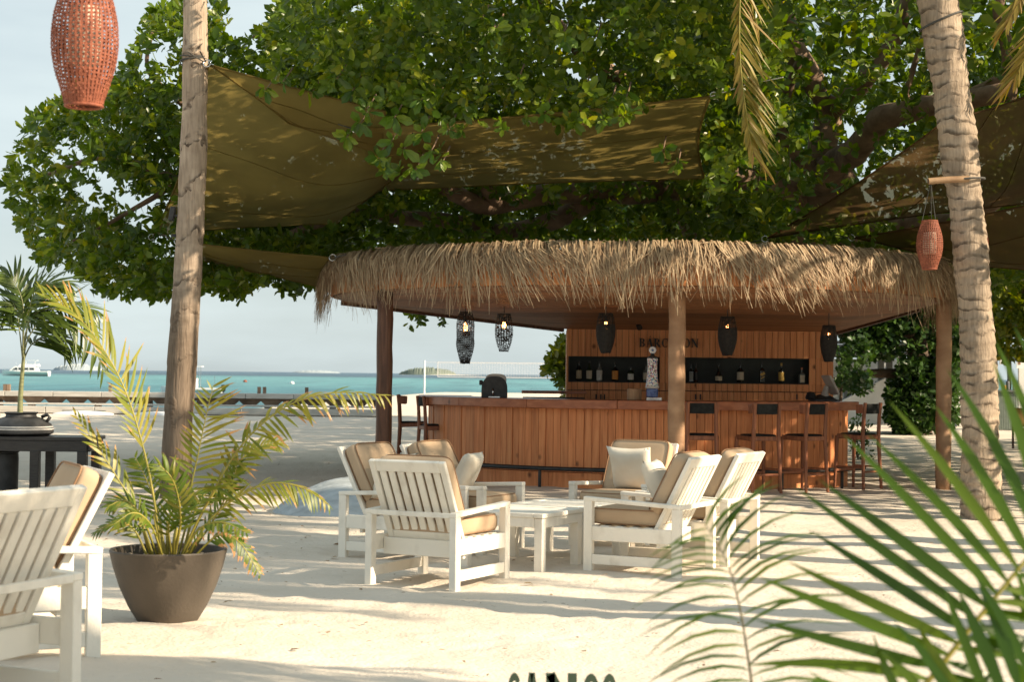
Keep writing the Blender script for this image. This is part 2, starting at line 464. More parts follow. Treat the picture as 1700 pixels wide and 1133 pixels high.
# ------------------------------------------------------------------ mesh building
class MB:
    def __init__(self):
        self.v, self.f = [], []

    def add(self, verts, faces):
        o = len(self.v)
        self.v += [tuple(x) for x in verts]
        self.f += [tuple(i + o for i in f) for f in faces]
        return self

    def box(self, c, s, rot=None):
        c = Vector(c)
        h = Vector(s) / 2
        vs = []
        for x, y, z in ((-1, -1, -1), (1, -1, -1), (1, 1, -1), (-1, 1, -1), (-1, -1, 1), (1, -1, 1), (1, 1, 1), (-1, 1, 1)):
            p = Vector((x * h.x, y * h.y, z * h.z))
            if rot is not None:
                p = rot @ p
            vs.append(c + p)
        return self.add(vs, [(0, 3, 2, 1), (4, 5, 6, 7), (0, 1, 5, 4), (1, 2, 6, 5), (2, 3, 7, 6), (3, 0, 4, 7)])

    def bar(self, a, b, wd, th, up=(0, 0, 1)):
        """square bar from a to b; th is measured along up, wd across"""
        a, b, up = Vector(a), Vector(b), Vector(up)
        d = (b - a)
        ln = d.length
        d.normalize()
        x = d.cross(up)
        if x.length < 1e-4:
            x = d.cross(Vector((1, 0, 0)))
        x.normalize()
        y = x.cross(d)
        rot = Matrix((x, d, y)).transposed()
        return self.box((a + b) / 2, (wd, ln, th), rot)

    def tube(self, pts, rad, n=8, cap=True):
        pts = [Vector(p) for p in pts]
        k = len(pts)
        if not hasattr(rad, '__len__'):
            rad = [rad] * k
        vs, fs = [], []
        ref = None
        for i, p in enumerate(pts):
            t = (pts[min(i + 1, k - 1)] - pts[max(i - 1, 0)]).normalized()
            if ref is None:
                ref = t.orthogonal().normalized()
            ref = (ref - t * ref.dot(t)).normalized()
            bb = t.cross(ref)
            for j in range(n):
                a = 2 * PI * j / n
                vs.append(p + (ref * math.cos(a) + bb * math.sin(a)) * rad[i])
        for i in range(k - 1):
            for j in range(n):
                fs.append((i * n + j, i * n + (j + 1) % n, (i + 1) * n + (j + 1) % n, (i + 1) * n + j))
        if cap:
            fs.append(tuple(range(n - 1, -1, -1)))
            fs.append(tuple((k - 1) * n + j for j in range(n)))
        return self.add(vs, fs)

    def lathe(self, prof, n=24, c=(0, 0, 0), cap=True):
        vs, fs = [], []
        k = len(prof)
        for r, z in prof:
            for j in range(n):
                a = 2 * PI * j / n
                vs.append((c[0] + r * math.cos(a), c[1] + r * math.sin(a), c[2] + z))
        for i in range(k - 1):
            for j in range(n):
                fs.append((i * n + j, i * n + (j + 1) % n, (i + 1) * n + (j + 1) % n, (i + 1) * n + j))
        if cap:
            fs.append(tuple(range(n - 1, -1, -1)))
            fs.append(tuple((k - 1) * n + j for j in range(n)))
        return self.add(vs, fs)

    def grid(self, fn, nu, nv):
        vs = [fn(i / nu, j / nv) for j in range(nv + 1) for i in range(nu + 1)]
        fs = [(j * (nu + 1) + i, j * (nu + 1) + i + 1, (j + 1) * (nu + 1) + i + 1, (j + 1) * (nu + 1) + i) for j in range(nv) for i in range(nu)]
        return self.add(vs, fs)

    def mesh(self, name, mat, bevel=0, smooth=False, seg=1):
        me = bpy.data.meshes.new(name)
        me.from_pydata(self.v, [], self.f)
        if bevel or True:
            bm = bmesh.new()
            bm.from_mesh(me)
            if bevel:
                bmesh.ops.bevel(bm, geom=list(bm.edges), offset=bevel, segments=seg, affect='EDGES', profile=.6)
            bmesh.ops.recalc_face_normals(bm, faces=bm.faces)
            bm.to_mesh(me)
            bm.free()
        if mat:
            me.materials.append(M[mat] if isinstance(mat, str) else mat)
        if smooth:
            me.polygons.foreach_set('use_smooth', [True] * len(me.polygons))
            if smooth == 'auto':
                me.set_sharp_from_angle(angle=R(35))
        return me

    def build(self, name, mat, parent=None, **kw):
        return link(name, self.mesh(name, mat, **kw), parent)


def chain(o):
    """world matrix of an object from its own and its parents' settings"""
    m = Matrix.LocRotScale(o.location, o.rotation_euler, o.scale)
    if o.parent is not None:
        m = chain(o.parent) @ o.matrix_parent_inverse @ m
    return m

def link(name, data, parent=None, local=False):
    o = bpy.data.objects.new(name, data)
    COL.objects.link(o)
    if parent is not None:
        o.parent = parent
        if not local:
            o.matrix_parent_inverse = chain(parent).inverted()
    return o

def tag(o, label=None, cat=None, group=None, kind=None):
    if label: o['label'] = label
    if cat: o['category'] = cat
    if group: o['group'] = group
    if kind: o['kind'] = kind
    return o

def thing(name, label, cat, loc=(0, 0, 0), rz=0, group=None):
    o = bpy.data.objects.new(name, None)
    COL.objects.link(o)
    o.empty_display_size = .1
    o.location = loc
    o.rotation_euler = (0, 0, rz)
    tag(o, label, cat, group)
    return o

def part(mb, name, mat, parent, **kw):
    """mesh in the parent's own coordinates"""
    return link(name, mb.mesh(name, mat, **kw), parent, local=True)

def copy_tree(o, parent=None):
    c = o.copy()
    COL.objects.link(c)
    if parent is not None:
        c.parent = parent
    for ch in list(o.children):
        copy_tree(ch, c)
    return c

def superbox(sx, sy, sz, e=.28, nu=28, nv=14):
    """soft rounded cushion shape"""
    mb = MB()
    def pw(v, q):
        return math.copysign(abs(v) ** q, v)
    vs, fs = [], []
    for j in range(nv + 1):
        b = -PI / 2 + PI * j / nv
        for i in range(nu):
            a = 2 * PI * i / nu
            vs.append((sx / 2 * pw(math.cos(b), e) * pw(math.cos(a), e), sy / 2 * pw(math.cos(b), e) * pw(math.sin(a), e), sz / 2 * pw(math.sin(b), .55)))
    for j in range(nv):
        for i in range(nu):
            fs.append((j * nu + i, j * nu + (i + 1) % nu, (j + 1) * nu + (i + 1) % nu, (j + 1) * nu + i))
    mb.add(vs, fs)
    return mb

def rot_mb(mb, mat4):
    mb.v = [tuple(mat4 @ Vector(v)) for v in mb.v]
    return mb


# ------------------------------------------------------------------ ground, water, sky line
def ground_h(x, y):
    h = .145 * math.exp(-(((x + 2.3) / 1.5) ** 2 + ((y - 7.2) / 1.9) ** 2))
    h += .05 * math.exp(-(((x + 2.2) / 1.2) ** 2 + ((y - 9.8) / 1.2) ** 2))
    return h

def shore(x):
    t = min(1, max(0, (x + 12) / 7))
    t = t * t * (3 - 2 * t)
    return 73 + 75 * t

def make_sand():
    ys = [-25., -14., -7., -3., -1., 0., 1., 2.0]
    while ys[-1] < 20: ys.append(ys[-1] + .045 + .0012 * (ys[-1] - 2))
    while ys[-1] < 240: ys.append(ys[-1] * 1.016)
    xs = list(np.arange(-5.5, 5.6, .055))
    s, a, b = .06, -5.5, xs[-1]
    left, right = [], []
    while a > -90:
        s *= 1.07; a -= s; left.append(a)
    s = .06
    while b < 90:
        s *= 1.07; b += s; right.append(b)
    xs = left[::-1] + xs + right
    nx, ny = len(xs), len(ys)
    X, Y = np.meshgrid(np.array(xs), np.array(ys))
    # a field of smooth bumps and footprints, summed from random wave trains
    Z = np.zeros_like(X)
    for k in range(46):
        lam = 10 ** rng.uniform(-.75, .35)
        ang = rng.uniform(0, 2 * PI)
        ph = rng.uniform(0, 2 * PI)
        Z += .0016 * lam ** .9 * np.sin((X * math.cos(ang) + Y * math.sin(ang)) * 2 * PI / lam + ph + 1.2 * np.sin(X * 1.3 + ph) + 1.1 * np.cos(Y * 1.1 + ph))
    for k in range(520):
        fx, fy = rng.uniform(-4.5, 5.5), rng.uniform(6, 20)
        if rng.random() < .4:
            fx, fy = rng.normal(0.3, 1.6), rng.normal(12.8, 1.8)
        a = rng.uniform(0, PI)
        dx, dy = X - fx, Y - fy
        u = (dx * math.cos(a) + dy * math.sin(a)) / .15
        v = (-dx * math.sin(a) + dy * math.cos(a)) / .075
        r2 = u * u + v * v
        m = r2 < 9
        Z[m] += (-.015 * np.exp(-r2[m] * 1.1) + .006 * np.exp(-(np.sqrt(r2[m]) - 1.35) ** 2 * 4)) * rng.uniform(.4, 1)
    Z -= .01
    fade = np.clip(1 - (Y - 30) / 40, .3, 1)
    Z *= fade
    H = np.vectorize(ground_h)(X, Y)
    SH = np.vectorize(shore)(X)
    drop = np.clip((Y - (SH - 10)) / 10, 0, 8)
    Z = Z + H - drop * .45
    v = np.stack([X, Y, Z], -1).reshape(-1, 3)
    idx = np.arange(nx * ny).reshape(ny, nx)
    q = np.stack([idx[:-1, :-1], idx[:-1, 1:], idx[1:, 1:], idx[1:, :-1]], -1).reshape(-1, 4)
    me = np_mesh('sand', v, q, M['sand'], smooth=True)
    return tag(link('sand_ground', me), kind='structure')

def np_mesh(name, v, faces, mat, smooth=False, tint=None, along=None):
    me = bpy.data.meshes.new(name)
    nf, k = faces.shape
    me.vertices.add(len(v))
    me.vertices.foreach_set('co', np.ascontiguousarray(v, dtype=np.float32).ravel())
    me.loops.add(nf * k)
    me.loops.foreach_set('vertex_index', np.ascontiguousarray(faces, dtype=np.int32).ravel())
    me.polygons.add(nf)
    me.polygons.foreach_set('loop_start', np.arange(0, nf * k, k, dtype=np.int32))
    me.polygons.foreach_set('loop_total', np.full(nf, k, dtype=np.int32))
    if smooth:
        me.polygons.foreach_set('use_smooth', np.ones(nf, dtype=bool))
    me.update(calc_edges=True)
    if tint is not None:
        a = me.attributes.new('tint', 'FLOAT', 'FACE')
        a.data.foreach_set('value', np.ascontiguousarray(tint, dtype=np.float32))
    if along is not None:
        a = me.attributes.new('along', 'FLOAT', 'POINT')
        a.data.foreach_set('value', np.ascontiguousarray(along, dtype=np.float32))
    me.materials.append(M[mat] if isinstance(mat, str) else mat)
    return me

def sand_material():
    m, n, b = new_mat('sand')
    v = coords(n, (1, 1, 1))
    z = node(n, 'ShaderNodeTexNoise', Scale=.8, Detail=8)
    n.links.new(v, z.inputs['Vector'])
    r = node(n, 'ShaderNodeValToRGB')
    r.color_ramp.elements[0].position, r.color_ramp.elements[0].color = .3, (.56, .495, .41, 1)
    r.color_ramp.elements[1].position, r.color_ramp.elements[1].color = .7, (.66, .595, .505, 1)
    n.links.new(z.outputs['Fac'], r.inputs['Fac'])
    # bits of coral and leaf litter
    z2 = node(n, 'ShaderNodeTexVoronoi', Scale=11)
    n.links.new(v, z2.inputs['Vector'])
    z4 = node(n, 'ShaderNodeTexNoise', Scale=1.4, Detail=3)
    n.links.new(v, z4.inputs['Vector'])
    r4 = node(n, 'ShaderNodeMapRange')
    r4.inputs['From Min'].default_value, r4.inputs['From Max'].default_value = .45, .7
    r4.inputs['To Min'].default_value, r4.inputs['To Max'].default_value = 0, .17
    n.links.new(z4.outputs['Fac'], r4.inputs['Value'])
    lt = node(n, 'ShaderNodeMath', operation='LESS_THAN')
    n.links.new(z2.outputs['Distance'], lt.inputs[0])
    n.links.new(r4.outputs['Result'], lt.inputs[1])
    ml = node(n, 'ShaderNodeMath', operation='MULTIPLY')
    ml.inputs[1].default_value = .6
    n.links.new(lt.outputs[0], ml.inputs[0])
    mk = node(n, 'ShaderNodeMixRGB')
    mk.inputs['Color2'].default_value = (.17, .12, .08, 1)
    n.links.new(ml.outputs[0], mk.inputs['Fac'])
    n.links.new(r.outputs['Color'], mk.inputs['Color1'])
    n.links.new(mk.outputs['Color'], b.inputs['Base Color'])
    b.inputs['Roughness'].default_value = .95
    b.inputs['Specular IOR Level'].default_value = .1
    z3 = node(n, 'ShaderNodeTexNoise', Scale=38, Detail=6)
    n.links.new(v, z3.inputs['Vector'])
    z5 = node(n, 'ShaderNodeTexNoise', Scale=7, Detail=6)
    n.links.new(v, z5.inputs['Vector'])
    ad = node(n, 'ShaderNodeMath', operation='MULTIPLY_ADD')
    ad.inputs[1].default_value = 2.2
    n.links.new(z5.outputs['Fac'], ad.inputs[0])
    n.links.new(z3.outputs['Fac'], ad.inputs[2])
    bp = node(n, 'ShaderNodeBump', Strength=.5, Distance=.02)
    n.links.new(ad.outputs[0], bp.inputs['Height'])
    n.links.new(bp.outputs['Normal'], b.inputs['Normal'])
    return m

def sea_material():
    m, n, b = new_mat('sea')
    t = node(n, 'ShaderNodeTexCoord')
    sp = node(n, 'ShaderNodeSeparateXYZ')
    n.links.new(t.outputs['Object'], sp.inputs[0])
    lg = node(n, 'ShaderNodeMath', operation='LOGARITHM')
    lg.inputs[1].default_value = 10
    n.links.new(sp.outputs['Y'], lg.inputs[0])
    mr = node(n, 'ShaderNodeMapRange')
    mr.inputs['From Min'].default_value, mr.inputs['From Max'].default_value = 1.9, 3.5
    n.links.new(lg.outputs[0], mr.inputs['Value'])
    v = coords(n, (.005, .012, 1))
    z = node(n, 'ShaderNodeTexNoise', Scale=1, Detail=9)
    n.links.new(v, z.inputs['Vector'])
    ad = node(n, 'ShaderNodeMath', operation='MULTIPLY_ADD')
    ad.inputs[1].default_value = .30
    n.links.new(z.outputs['Fac'], ad.inputs[0])
    n.links.new(mr.outputs['Result'], ad.inputs[2])
    r = node(n, 'ShaderNodeValToRGB')
    cr = r.color_ramp
    cr.elements[0].position, cr.elements[0].color = .0, (.10, .28, .30, 1)
    cr.elements[1].position, cr.elements[1].color = 1, (.045, .10, .15, 1)
    for p, c in ((.22, (.035, .145, .175)), (.42, (.045, .18, .21)), (.62, (.11, .30, .31)), (.74, (.09, .26, .275)), (.84, (.03, .075, .11))):
        e = cr.elements.new(p)
        e.color = c4(c)
    n.links.new(ad.outputs[0], r.inputs['Fac'])
    vw = coords(n, (.16, .013, 1))
    zw = node(n, 'ShaderNodeTexNoise', Scale=1, Detail=8, Roughness=.7)
    n.links.new(vw, zw.inputs['Vector'])
    rw = node(n, 'ShaderNodeValToRGB')
    rw.color_ramp.elements[0].position, rw.color_ramp.elements[0].color = .36, (.62, .66, .70, 1)
    rw.color_ramp.elements[1].position, rw.color_ramp.elements[1].color = .62, (1.1, 1.1, 1.1, 1)
    n.links.new(zw.outputs['Fac'], rw.inputs['Fac'])
    mw = node(n, 'ShaderNodeMixRGB', blend_type='MULTIPLY')
    mw.inputs['Fac'].default_value = 1
    n.links.new(r.outputs['Color'], mw.inputs['Color1'])
    n.links.new(rw.outputs['Color'], mw.inputs['Color2'])
    n.links.new(mw.outputs['Color'], b.inputs['Base Color'])
    b.inputs['Roughness'].default_value = .35
    b.inputs['Specular IOR Level'].default_value = .25
    v2 = coords(n, (.35, 1.2, 1))
    z2 = node(n, 'ShaderNodeTexNoise', Scale=.9, Detail=6)
    n.links.new(v2, z2.inputs['Vector'])
    bp = node(n, 'ShaderNodeBump', Strength=1.0, Distance=.9)
    n.links.new(z2.outputs['Fac'], bp.inputs['Height'])
    n.links.new(bp.outputs['Normal'], b.inputs['Normal'])
    return m

M['sand'] = sand_material()
M['sea'] = sea_material()
make_sand()
sea = MB().add([(-9000, 55, -.8), (9000, 55, -.8), (9000, 16000, -.8), (-9000, 16000, -.8)], [(0, 1, 2, 3)])
tag(sea.build('sea', 'sea'), kind='structure')


def island(name, px0, px1, top, d, mat, label, sandline=False, seed=1):
    t = thing(name, label, 'island', P((px0 + px1) / 2, 618, d))
    t.location.z = -.8
    a, b = P(px0, 618, d).x, P(px1, 618, d).x
    rnd = random.Random(seed)
    mb = MB()
    n = 60
    H = [0] * (n + 1)
    for i in range(n + 1):
        u = i / n
        H[i] = max(.3, (math.sin(PI * u) ** .5) * top * (.75 + .25 * rnd.random()))
    dep = (b - a) * .25
    vs, fs = [], []
    for i in range(n + 1):
        x = a + (b - a) * i / n
        for q, zz in ((-1, 0), (-.6, .8), (0, 1), (.6, .8), (1, 0)):
            vs.append((x, d + q * dep * math.sin(PI * (i + .3) / (n + .6)), -.8 + H[i] * zz))
    for i in range(n):
        for q in range(4):
            fs.append((i * 5 + q, (i + 1) * 5 + q, (i + 1) * 5 + q + 1, i * 5 + q + 1))
    mb.add(vs, fs).build('wooded_hump', mat, t)
    if sandline:
        s = MB()
        ax, bx = a - (b - a) * .02, b + (b - a) * .45
        s.grid(lambda u, v: (ax + (bx - ax) * u, d - dep * (1.2 - .8 * v) * math.sin(PI * (u * .9 + .05)), -.85 + 1.6 * v * math.sin(PI * u)), 30, 2)
        s.build('sand_spit', 'island_sand', t)

island('island', 662, 758, 13, 2600, 'island', 'low green palm island with a pale sand spit, beyond the volleyball net', True, 3)
island('island', 88, 172, 22, 5200, 'island_hazed', 'hazy blue flat island on the horizon beside the white yacht', False, 5)
island('island', 485, 565, 10, 6000, 'island_hazed', 'faint low strip of land on the horizon between trunk and bar post', False, 9)


# ------------------------------------------------------------------ the bar pavilion
BC = Vector((2.1, 25.8, 0))       # centre of the curved counter
BR = 3.35
RC = Vector((1.76, 24.5, 0))      # centre of the round roof
RR = 4.35
ZF, ZT = 2.57, 3.02               # fascia bottom and top
WX0, WX1, WY = P(940, 600, 26.5).x, P(1384, 600, 26.5).x, 26.5
ZW = 2.22                         # ceiling height at the back wall

def arc(c, r, deg, z=0.0):
    a = R(deg)
    return Vector((c.x + r * math.cos(a), c.y + r * math.sin(a), z))

pav = thing('bar_pavilion', 'round thatched beach bar pavilion with timber back wall and log posts', 'bar', (RC.x, RC.y, 0))

# posts
for i, (x, y) in enumerate(((-1.66, 22.0), (2.03, 20.75), (5.93, 23.15))):
    m = MB()
    pts, rad = [], []
    for k in range(15):
        z = ZF * k / 14 + (0.02 if k == 14 else 0)
        pts.append((x + .004 * math.sin(k * 1.7 + i), y + .004 * math.cos(k * 2.1 + i), z - .05 if k == 0 else z))
        rad.append(.105 + .0022 * math.sin(k * 2.3 + i * 2))
    m.tube(pts, rad, 18)
    m.build('post', 'post_wood' if i else 'dark_wood', pav, smooth=True)

# roof: body, fascia boards, ceiling boards, thatch
A0, A1 = 172.0, 368.0
def roof_back(t):
    pts = [arc(RC, RR, A0, ZF - .02), Vector((WX0 - .02, WY + .06, ZW)), Vector((WX1 + .05, WY + .06, ZW)), arc(RC, RR, A1, ZF - .02)]
    ks = [0, .30, .70, 1]
    for i in range(3):
        if t <= ks[i + 1] + 1e-9:
            return pts[i].lerp(pts[i + 1], (t - ks[i]) / (ks[i + 1] - ks[i]))
    return pts[3]

def roof_front(t, z=ZF):
    return arc(RC, RR - .03, A0 + (A1 - A0) * t, z)

roof = MB()
N = 60
vs, fs = [], []
for k in range(N + 1):
    t = k / N
    vs += [roof_front(t, ZF + .03), roof_front(t, ZT), roof_back(t) + Vector((0, 0, .12)), roof_back(t) * 1 + Vector((0, 0, .60))]
for k in range(N):
    o = k * 4
    for q in ((0, 1, 5, 4), (1, 3, 7, 5), (3, 2, 6, 7), (2, 0, 4, 6)):
        fs.append(tuple(o + i for i in q))
roof.add(vs, fs)
roof_o = roof.build('roof', 'thatch_top', pav)

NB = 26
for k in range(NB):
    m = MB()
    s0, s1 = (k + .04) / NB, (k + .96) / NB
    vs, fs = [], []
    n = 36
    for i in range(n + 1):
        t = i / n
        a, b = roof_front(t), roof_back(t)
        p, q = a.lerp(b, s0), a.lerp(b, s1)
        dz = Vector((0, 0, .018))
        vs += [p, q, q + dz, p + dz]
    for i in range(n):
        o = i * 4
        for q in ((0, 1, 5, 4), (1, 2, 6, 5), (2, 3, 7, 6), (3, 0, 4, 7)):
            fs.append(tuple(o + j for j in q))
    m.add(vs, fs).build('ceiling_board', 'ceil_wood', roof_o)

# beams along the back edge of the ceiling
for a, b in ((roof_back(0), roof_back(.298)), (roof_back(.702), roof_back(1))):
    MB().bar(a + Vector((0, .03, .03)), b + Vector((0, .03, .03)), .07, .15).build('edge_beam', 'dark_wood', roof_o, bevel=.006)

nf = 92
for k in range(nf):
    d0 = A0 + (A1 - A0) * (k + .03) / nf
    d1 = A0 + (A1 - A0) * (k + .97) / nf
    m = MB()
    r0, r1 = RR, RR + .022 + .006 * rng.random()
    zz = ZF + .02 - .01 * rng.random()
    vs = [arc(RC, r, d, z) for z in (zz, ZT - .04) for r, d in ((r0, d0), (r0, d1), (r1, d1), (r1, d0))]
    m.add(vs, [(0, 1, 2, 3), (7, 6, 5, 4), (0, 4, 5, 1), (1, 5, 6, 2), (2, 6, 7, 3), (3, 7, 4, 0)])
    m.build('fascia_board', 'fascia_wood', roof_o)

# thatch fringe: thousands of dry palm strands bent over the edge
def thatch(count):
    seg = 5
    v = np.zeros((count, seg + 1, 2, 3))
    th = np.radians(rng.uniform(A0 - 3, A1 + 3, count))
    clump = np.round(th * 52) / 52
    th = np.where(rng.random(count) < .7, clump + rng.normal(0, .006, count), th)
    drift = rng.normal(.028, .022, count) + .03 * np.sin(th * 9)
    drift += np.where(rng.random(count) < .12, rng.normal(0, .06, count), 0)
    drop = np.where(rng.random(count) < .58, rng.uniform(.22, .42, count), rng.uniform(.42, .74, count)) + .05 * np.sin(th * 14) + np.where(rng.random(count) < .08, .14, 0)
    side = np.clip((np.abs(np.degrees(th) - 270) - 62) / 35, 0, 1)
    drop = drop + .14 * side
    wd = rng.uniform(.004, .0115, count)
    layer = rng.uniform(0, .10, count)
    start = rng.uniform(-.01, .10, count) * (rng.random(count) < .8)
    for s in range(seg + 1):
        u = s / seg
        r = RR - .10 + .24 * np.minimum(1, (u * 2.6)) ** .8 + layer * u + .05 * u * rng.random(count)
        z = ZT + .06 + layer * .35 + .05 * np.sin(np.minimum(u * 2.4, 1) * PI) - drop * 1.05 * max(0, (u - .12)) / .88 - start * .6
        a = th - drift * .2 + drift * u ** 1.7
        wgt = wd * (1 - .75 * u ** 2)
        ct, st = np.cos(a), np.sin(a)
        px, py = RC.x + r * ct, RC.y + r * st
        tw = rng.uniform(-.6, .6, count)
        v[:, s, 0] = np.stack([px + st * wgt + ct * wgt * tw, py - ct * wgt + st * wgt * tw, z], -1)
        v[:, s, 1] = np.stack([px - st * wgt - ct * wgt * tw, py + ct * wgt - st * wgt * tw, z], -1)
    base = np.arange(count)[:, None] * (seg + 1) * 2
    q = np.array([[2 * s, 2 * s + 1, 2 * s + 3, 2 * s + 2] for s in range(seg)])
    f = (base[:, :, None] + q[None]).reshape(-1, 4)
    tint = np.repeat(rng.random(count), seg)
    return np_mesh('thatch', v.reshape(-1, 3), f, 'thatch', tint=tint)

tag(link('thatch_fringe', thatch(4300), roof_o), kind='stuff')
# loose strands along the rim top
def rim_strands(count):
    v, fs, tint = [], [], []
    for k in range(count):
        a = rng.uniform(A0, A1)
        p = arc(RC, RR + rng.uniform(-.15, .12), a, ZT + .05 + rng.uniform(0, .05))
        a2 = a + rng.uniform(-6, 6)
        q = arc(RC, RR + rng.uniform(-.1, .16), a2, ZT + .03 + rng.uniform(-.05, .08))
        mid = p.lerp(q, .5) + Vector((0, 0, rng.uniform(0, .04)))
        o = len(v)
        for x in (p, mid, q):
            v += [x + Vector((0, 0, .004)), x - Vector((0, 0, .004))]
        fs += [(o, o + 1, o + 3, o + 2), (o + 2, o + 3, o + 5, o + 4)]
        tint += [rng.random()] * 2
    return np_mesh('rim', np.array([tuple(x) for x in v]), np.array(fs), 'thatch', tint=np.array(tint))
tag(link('loose_strands', rim_strands(150), roof_o), kind='stuff')

# back wall: upright planks above and below two dark niches
wall = MB().box(((WX0 + WX1) / 2, WY + .40, ZW / 2), (WX1 - WX0 - .10, .06, ZW + .08)).build('back_wall', 'niche', pav)
def wx(px): return P(px, 600, WY).x
def wz(px, py): return P(px, py, WY).z
ZN1, ZN0 = wz(1050, 594), wz(1050, 634.5)
ZL = wz(1030, 648.5)
niches = ((wx(946), wx(1096)), (wx(1128), wx(1347)))
pw = .098
x = WX0
k = 0
while x < WX1 - .01:
    x1 = min(x + pw * (1 + .25 * ((k * 37) % 5 - 2) / 5), WX1)
    spans = [(0, ZL - .006), (ZL + .004, ZN0 - .012), (ZN0 - .012, ZN1 + .012), (ZN1 + .012, ZW + .05)]
    xc = (x + x1) / 2
    for j, (z0, z1) in enumerate(spans):
        inn = any(a - .015 < xc < b + .015 for a, b in niches)
        if j == 2 and inn:
            continue
        off = .012 * ((k * 53 + j * 7) % 7) / 7 * .4 + (.018 if j == 0 else 0)
        if j == 0:
            z0 = .05
        MB().box((xc, WY + .03 - off - .012, (z0 + z1) / 2), (x1 - x - .006, .025, z1 - z0)).build('plank', 'wall_wood', wall, bevel=.003)
    x = x1
    k += 1
for a, b in niches:
    m = MB()
    m.box(((a + b) / 2, WY + .20, ZN0 - .004), (b - a + .03, .32, .016))
    m.box(((a + b) / 2, WY + .20, ZN1 + .006), (b - a + .03, .32, .012))
    m.box((a - .008, WY + .20, (ZN0 + ZN1) / 2), (.012, .32, ZN1 - ZN0 - .01))
    m.box((b + .008, WY + .20, (ZN0 + ZN1) / 2), (.012, .32, ZN1 - ZN0 - .01))
    m.build('niche', 'niche', wall)
for sx in (WX0 + .02, WX1 - .02):
    MB().box((sx, WY + .215, ZW / 2), (.03, .33, ZW - .03)).build('side_panel', 'wall_wood', wall)
for px in (990, 998, 1004, 1155, 1163, 1323):
    MB().bar((wx(px), WY - .03, wz(px, 655)), (wx(px), WY - .03, wz(px, 664)), .02, .014, (0, 1, 0)).build('cabinet_handle', 'black_metal', wall)
MB().box(((WX0 + WX1) / 2, WY + .01, ZL), (WX1 - WX0 - .02, .02, .006)).build('cabinet_joint', 'black_metal', wall)


def letters(txt, x0, z0, h, y, parent, mat):
    """serif capitals built from strokes, each letter a mesh of its own"""
    th, tn = .20, .075
    x = x0
    def rect(m, a, b, c, d):
        m.box((x + (a + c) / 2 * h, y, z0 + (b + d) / 2 * h), (abs(c - a) * h, .012, abs(d - b) * h))
    def slant(m, a, b, c, d, t):
        p, q = Vector((x + a * h, y, z0 + b * h)), Vector((x + c * h, y, z0 + d * h))
        m.bar(p, q, .011, t * h, (1, 0, 0))
    def bow(m, cx, cz, rx, rz, a0, a1, t0, t1):
        n = 14
        vs, fs = [], []
        for i in range(n + 1):
            a = R(a0 + (a1 - a0) * i / n)
            t = t1 + (t0 - t1) * abs(math.cos(a)) ** 1.3
            for rr in (0, 1):
                for yy in (-.006, .006):
                    vs.append((x + (cx + (rx - rr * t) * math.cos(a)) * h, y + yy, z0 + (cz + (rz - rr * min(t, tn * 1.2)) * math.sin(a)) * h))
        for i in range(n):
            o = i * 4
            for q in ((0, 1, 5, 4), (1, 3, 7, 5), (3, 2, 6, 7), (2, 0, 4, 6)):
                fs.append(tuple(o + j for j in q))
        m.add(vs, fs)
    for ch in txt:
        m = MB()
        wdt = .7
        if ch in 'BREL':
            rect(m, .08, .03, .08 + th, .97)
            rect(m, 0, 0, .36, .05); rect(m, 0, .95, .36, 1)
        if ch == 'B':
            bow(m, .30, .745, .33, .255, -90, 90, th, tn); bow(m, .30, .265, .38, .265, -90, 90, th, tn); wdt = .74
        elif ch == 'R':
            bow(m, .30, .735, .34, .265, -90, 90, th, tn); slant(m, .36, .47, .68, .02, th * 1.1); rect(m, .56, 0, .84, .05); wdt = .84
        elif ch in 'AÁ':
            slant(m, .12, .02, .38, .97, tn); slant(m, .66, .02, .40, .97, th * 1.1)
            rect(m, .2, .30, .56, .36); rect(m, 0, 0, .26, .05); rect(m, .5, 0, .82, .05); wdt = .80
            if ch == 'Á': slant(m, .38, 1.07, .52, 1.26, .08)
        elif ch == 'C':
            bow(m, .40, .5, .40, .52, 48, 312, th, tn); rect(m, .62, .70, .68, 1.0); wdt = .76
        elif ch == 'E':
            rect(m, .2, .93, .62, .99); rect(m, .2, .01, .64, .07); rect(m, .24, .47, .5, .53); rect(m, .57, .76, .63, .97); rect(m, .59, .03, .65, .26); rect(m, .46, .38, .52, .62); wdt = .70
        elif ch == 'L':
            rect(m, .2, .01, .62, .07); rect(m, .57, .03, .63, .28); wdt = .68
        elif ch == 'O':
            bow(m, .42, .5, .42, .52, 0, 360, th, tn); wdt = .88
        elif ch == 'N':
            rect(m, .10, .03, .10 + tn, .97); rect(m, .68, .0, .68 + tn, .97); slant(m, .14, .96, .70, .04, th); rect(m, 0, 0, .28, .05); rect(m, .0, .95, .22, 1); rect(m, .58, .95, .86, 1); wdt = .88
        o = m.build('letter', mat, parent)
        x += (wdt + .07) * h
    return x
zb = wz(1106, 577)
hh = wz(1106, 562.5) - zb
LX = letters('BÁRCEL', wx(1060.5), zb, hh, WY - .03, wall, 'letter_black')
letters('ON', wx(1133), zb, hh, WY - .03, wall, 'letter_black')

# small spot lamp under the ceiling and recessed light
t = thing('spot_lamp', 'small black swivel spot lamp under the ceiling above the wall lettering', 'spot lamp', P(1060, 533, 25.6))
p = P(1060, 533, 25.6)
ct = p.z
m = MB(); m.lathe([(.03, 0), (.03, .03)], 12, (p.x, p.y, ct + .0)); m.tube([(p.x, p.y, ct), (p.x, p.y, ct - .05)], .012, 8); m.build('mount', 'black_metal', t)
m = MB(); m.tube([(p.x - .01, p.y + .03, ct - .04), (p.x + .015, p.y - .06, ct - .11)], [.034, .045], 14); m.build('lamp_head', 'black_metal', t, smooth='auto')

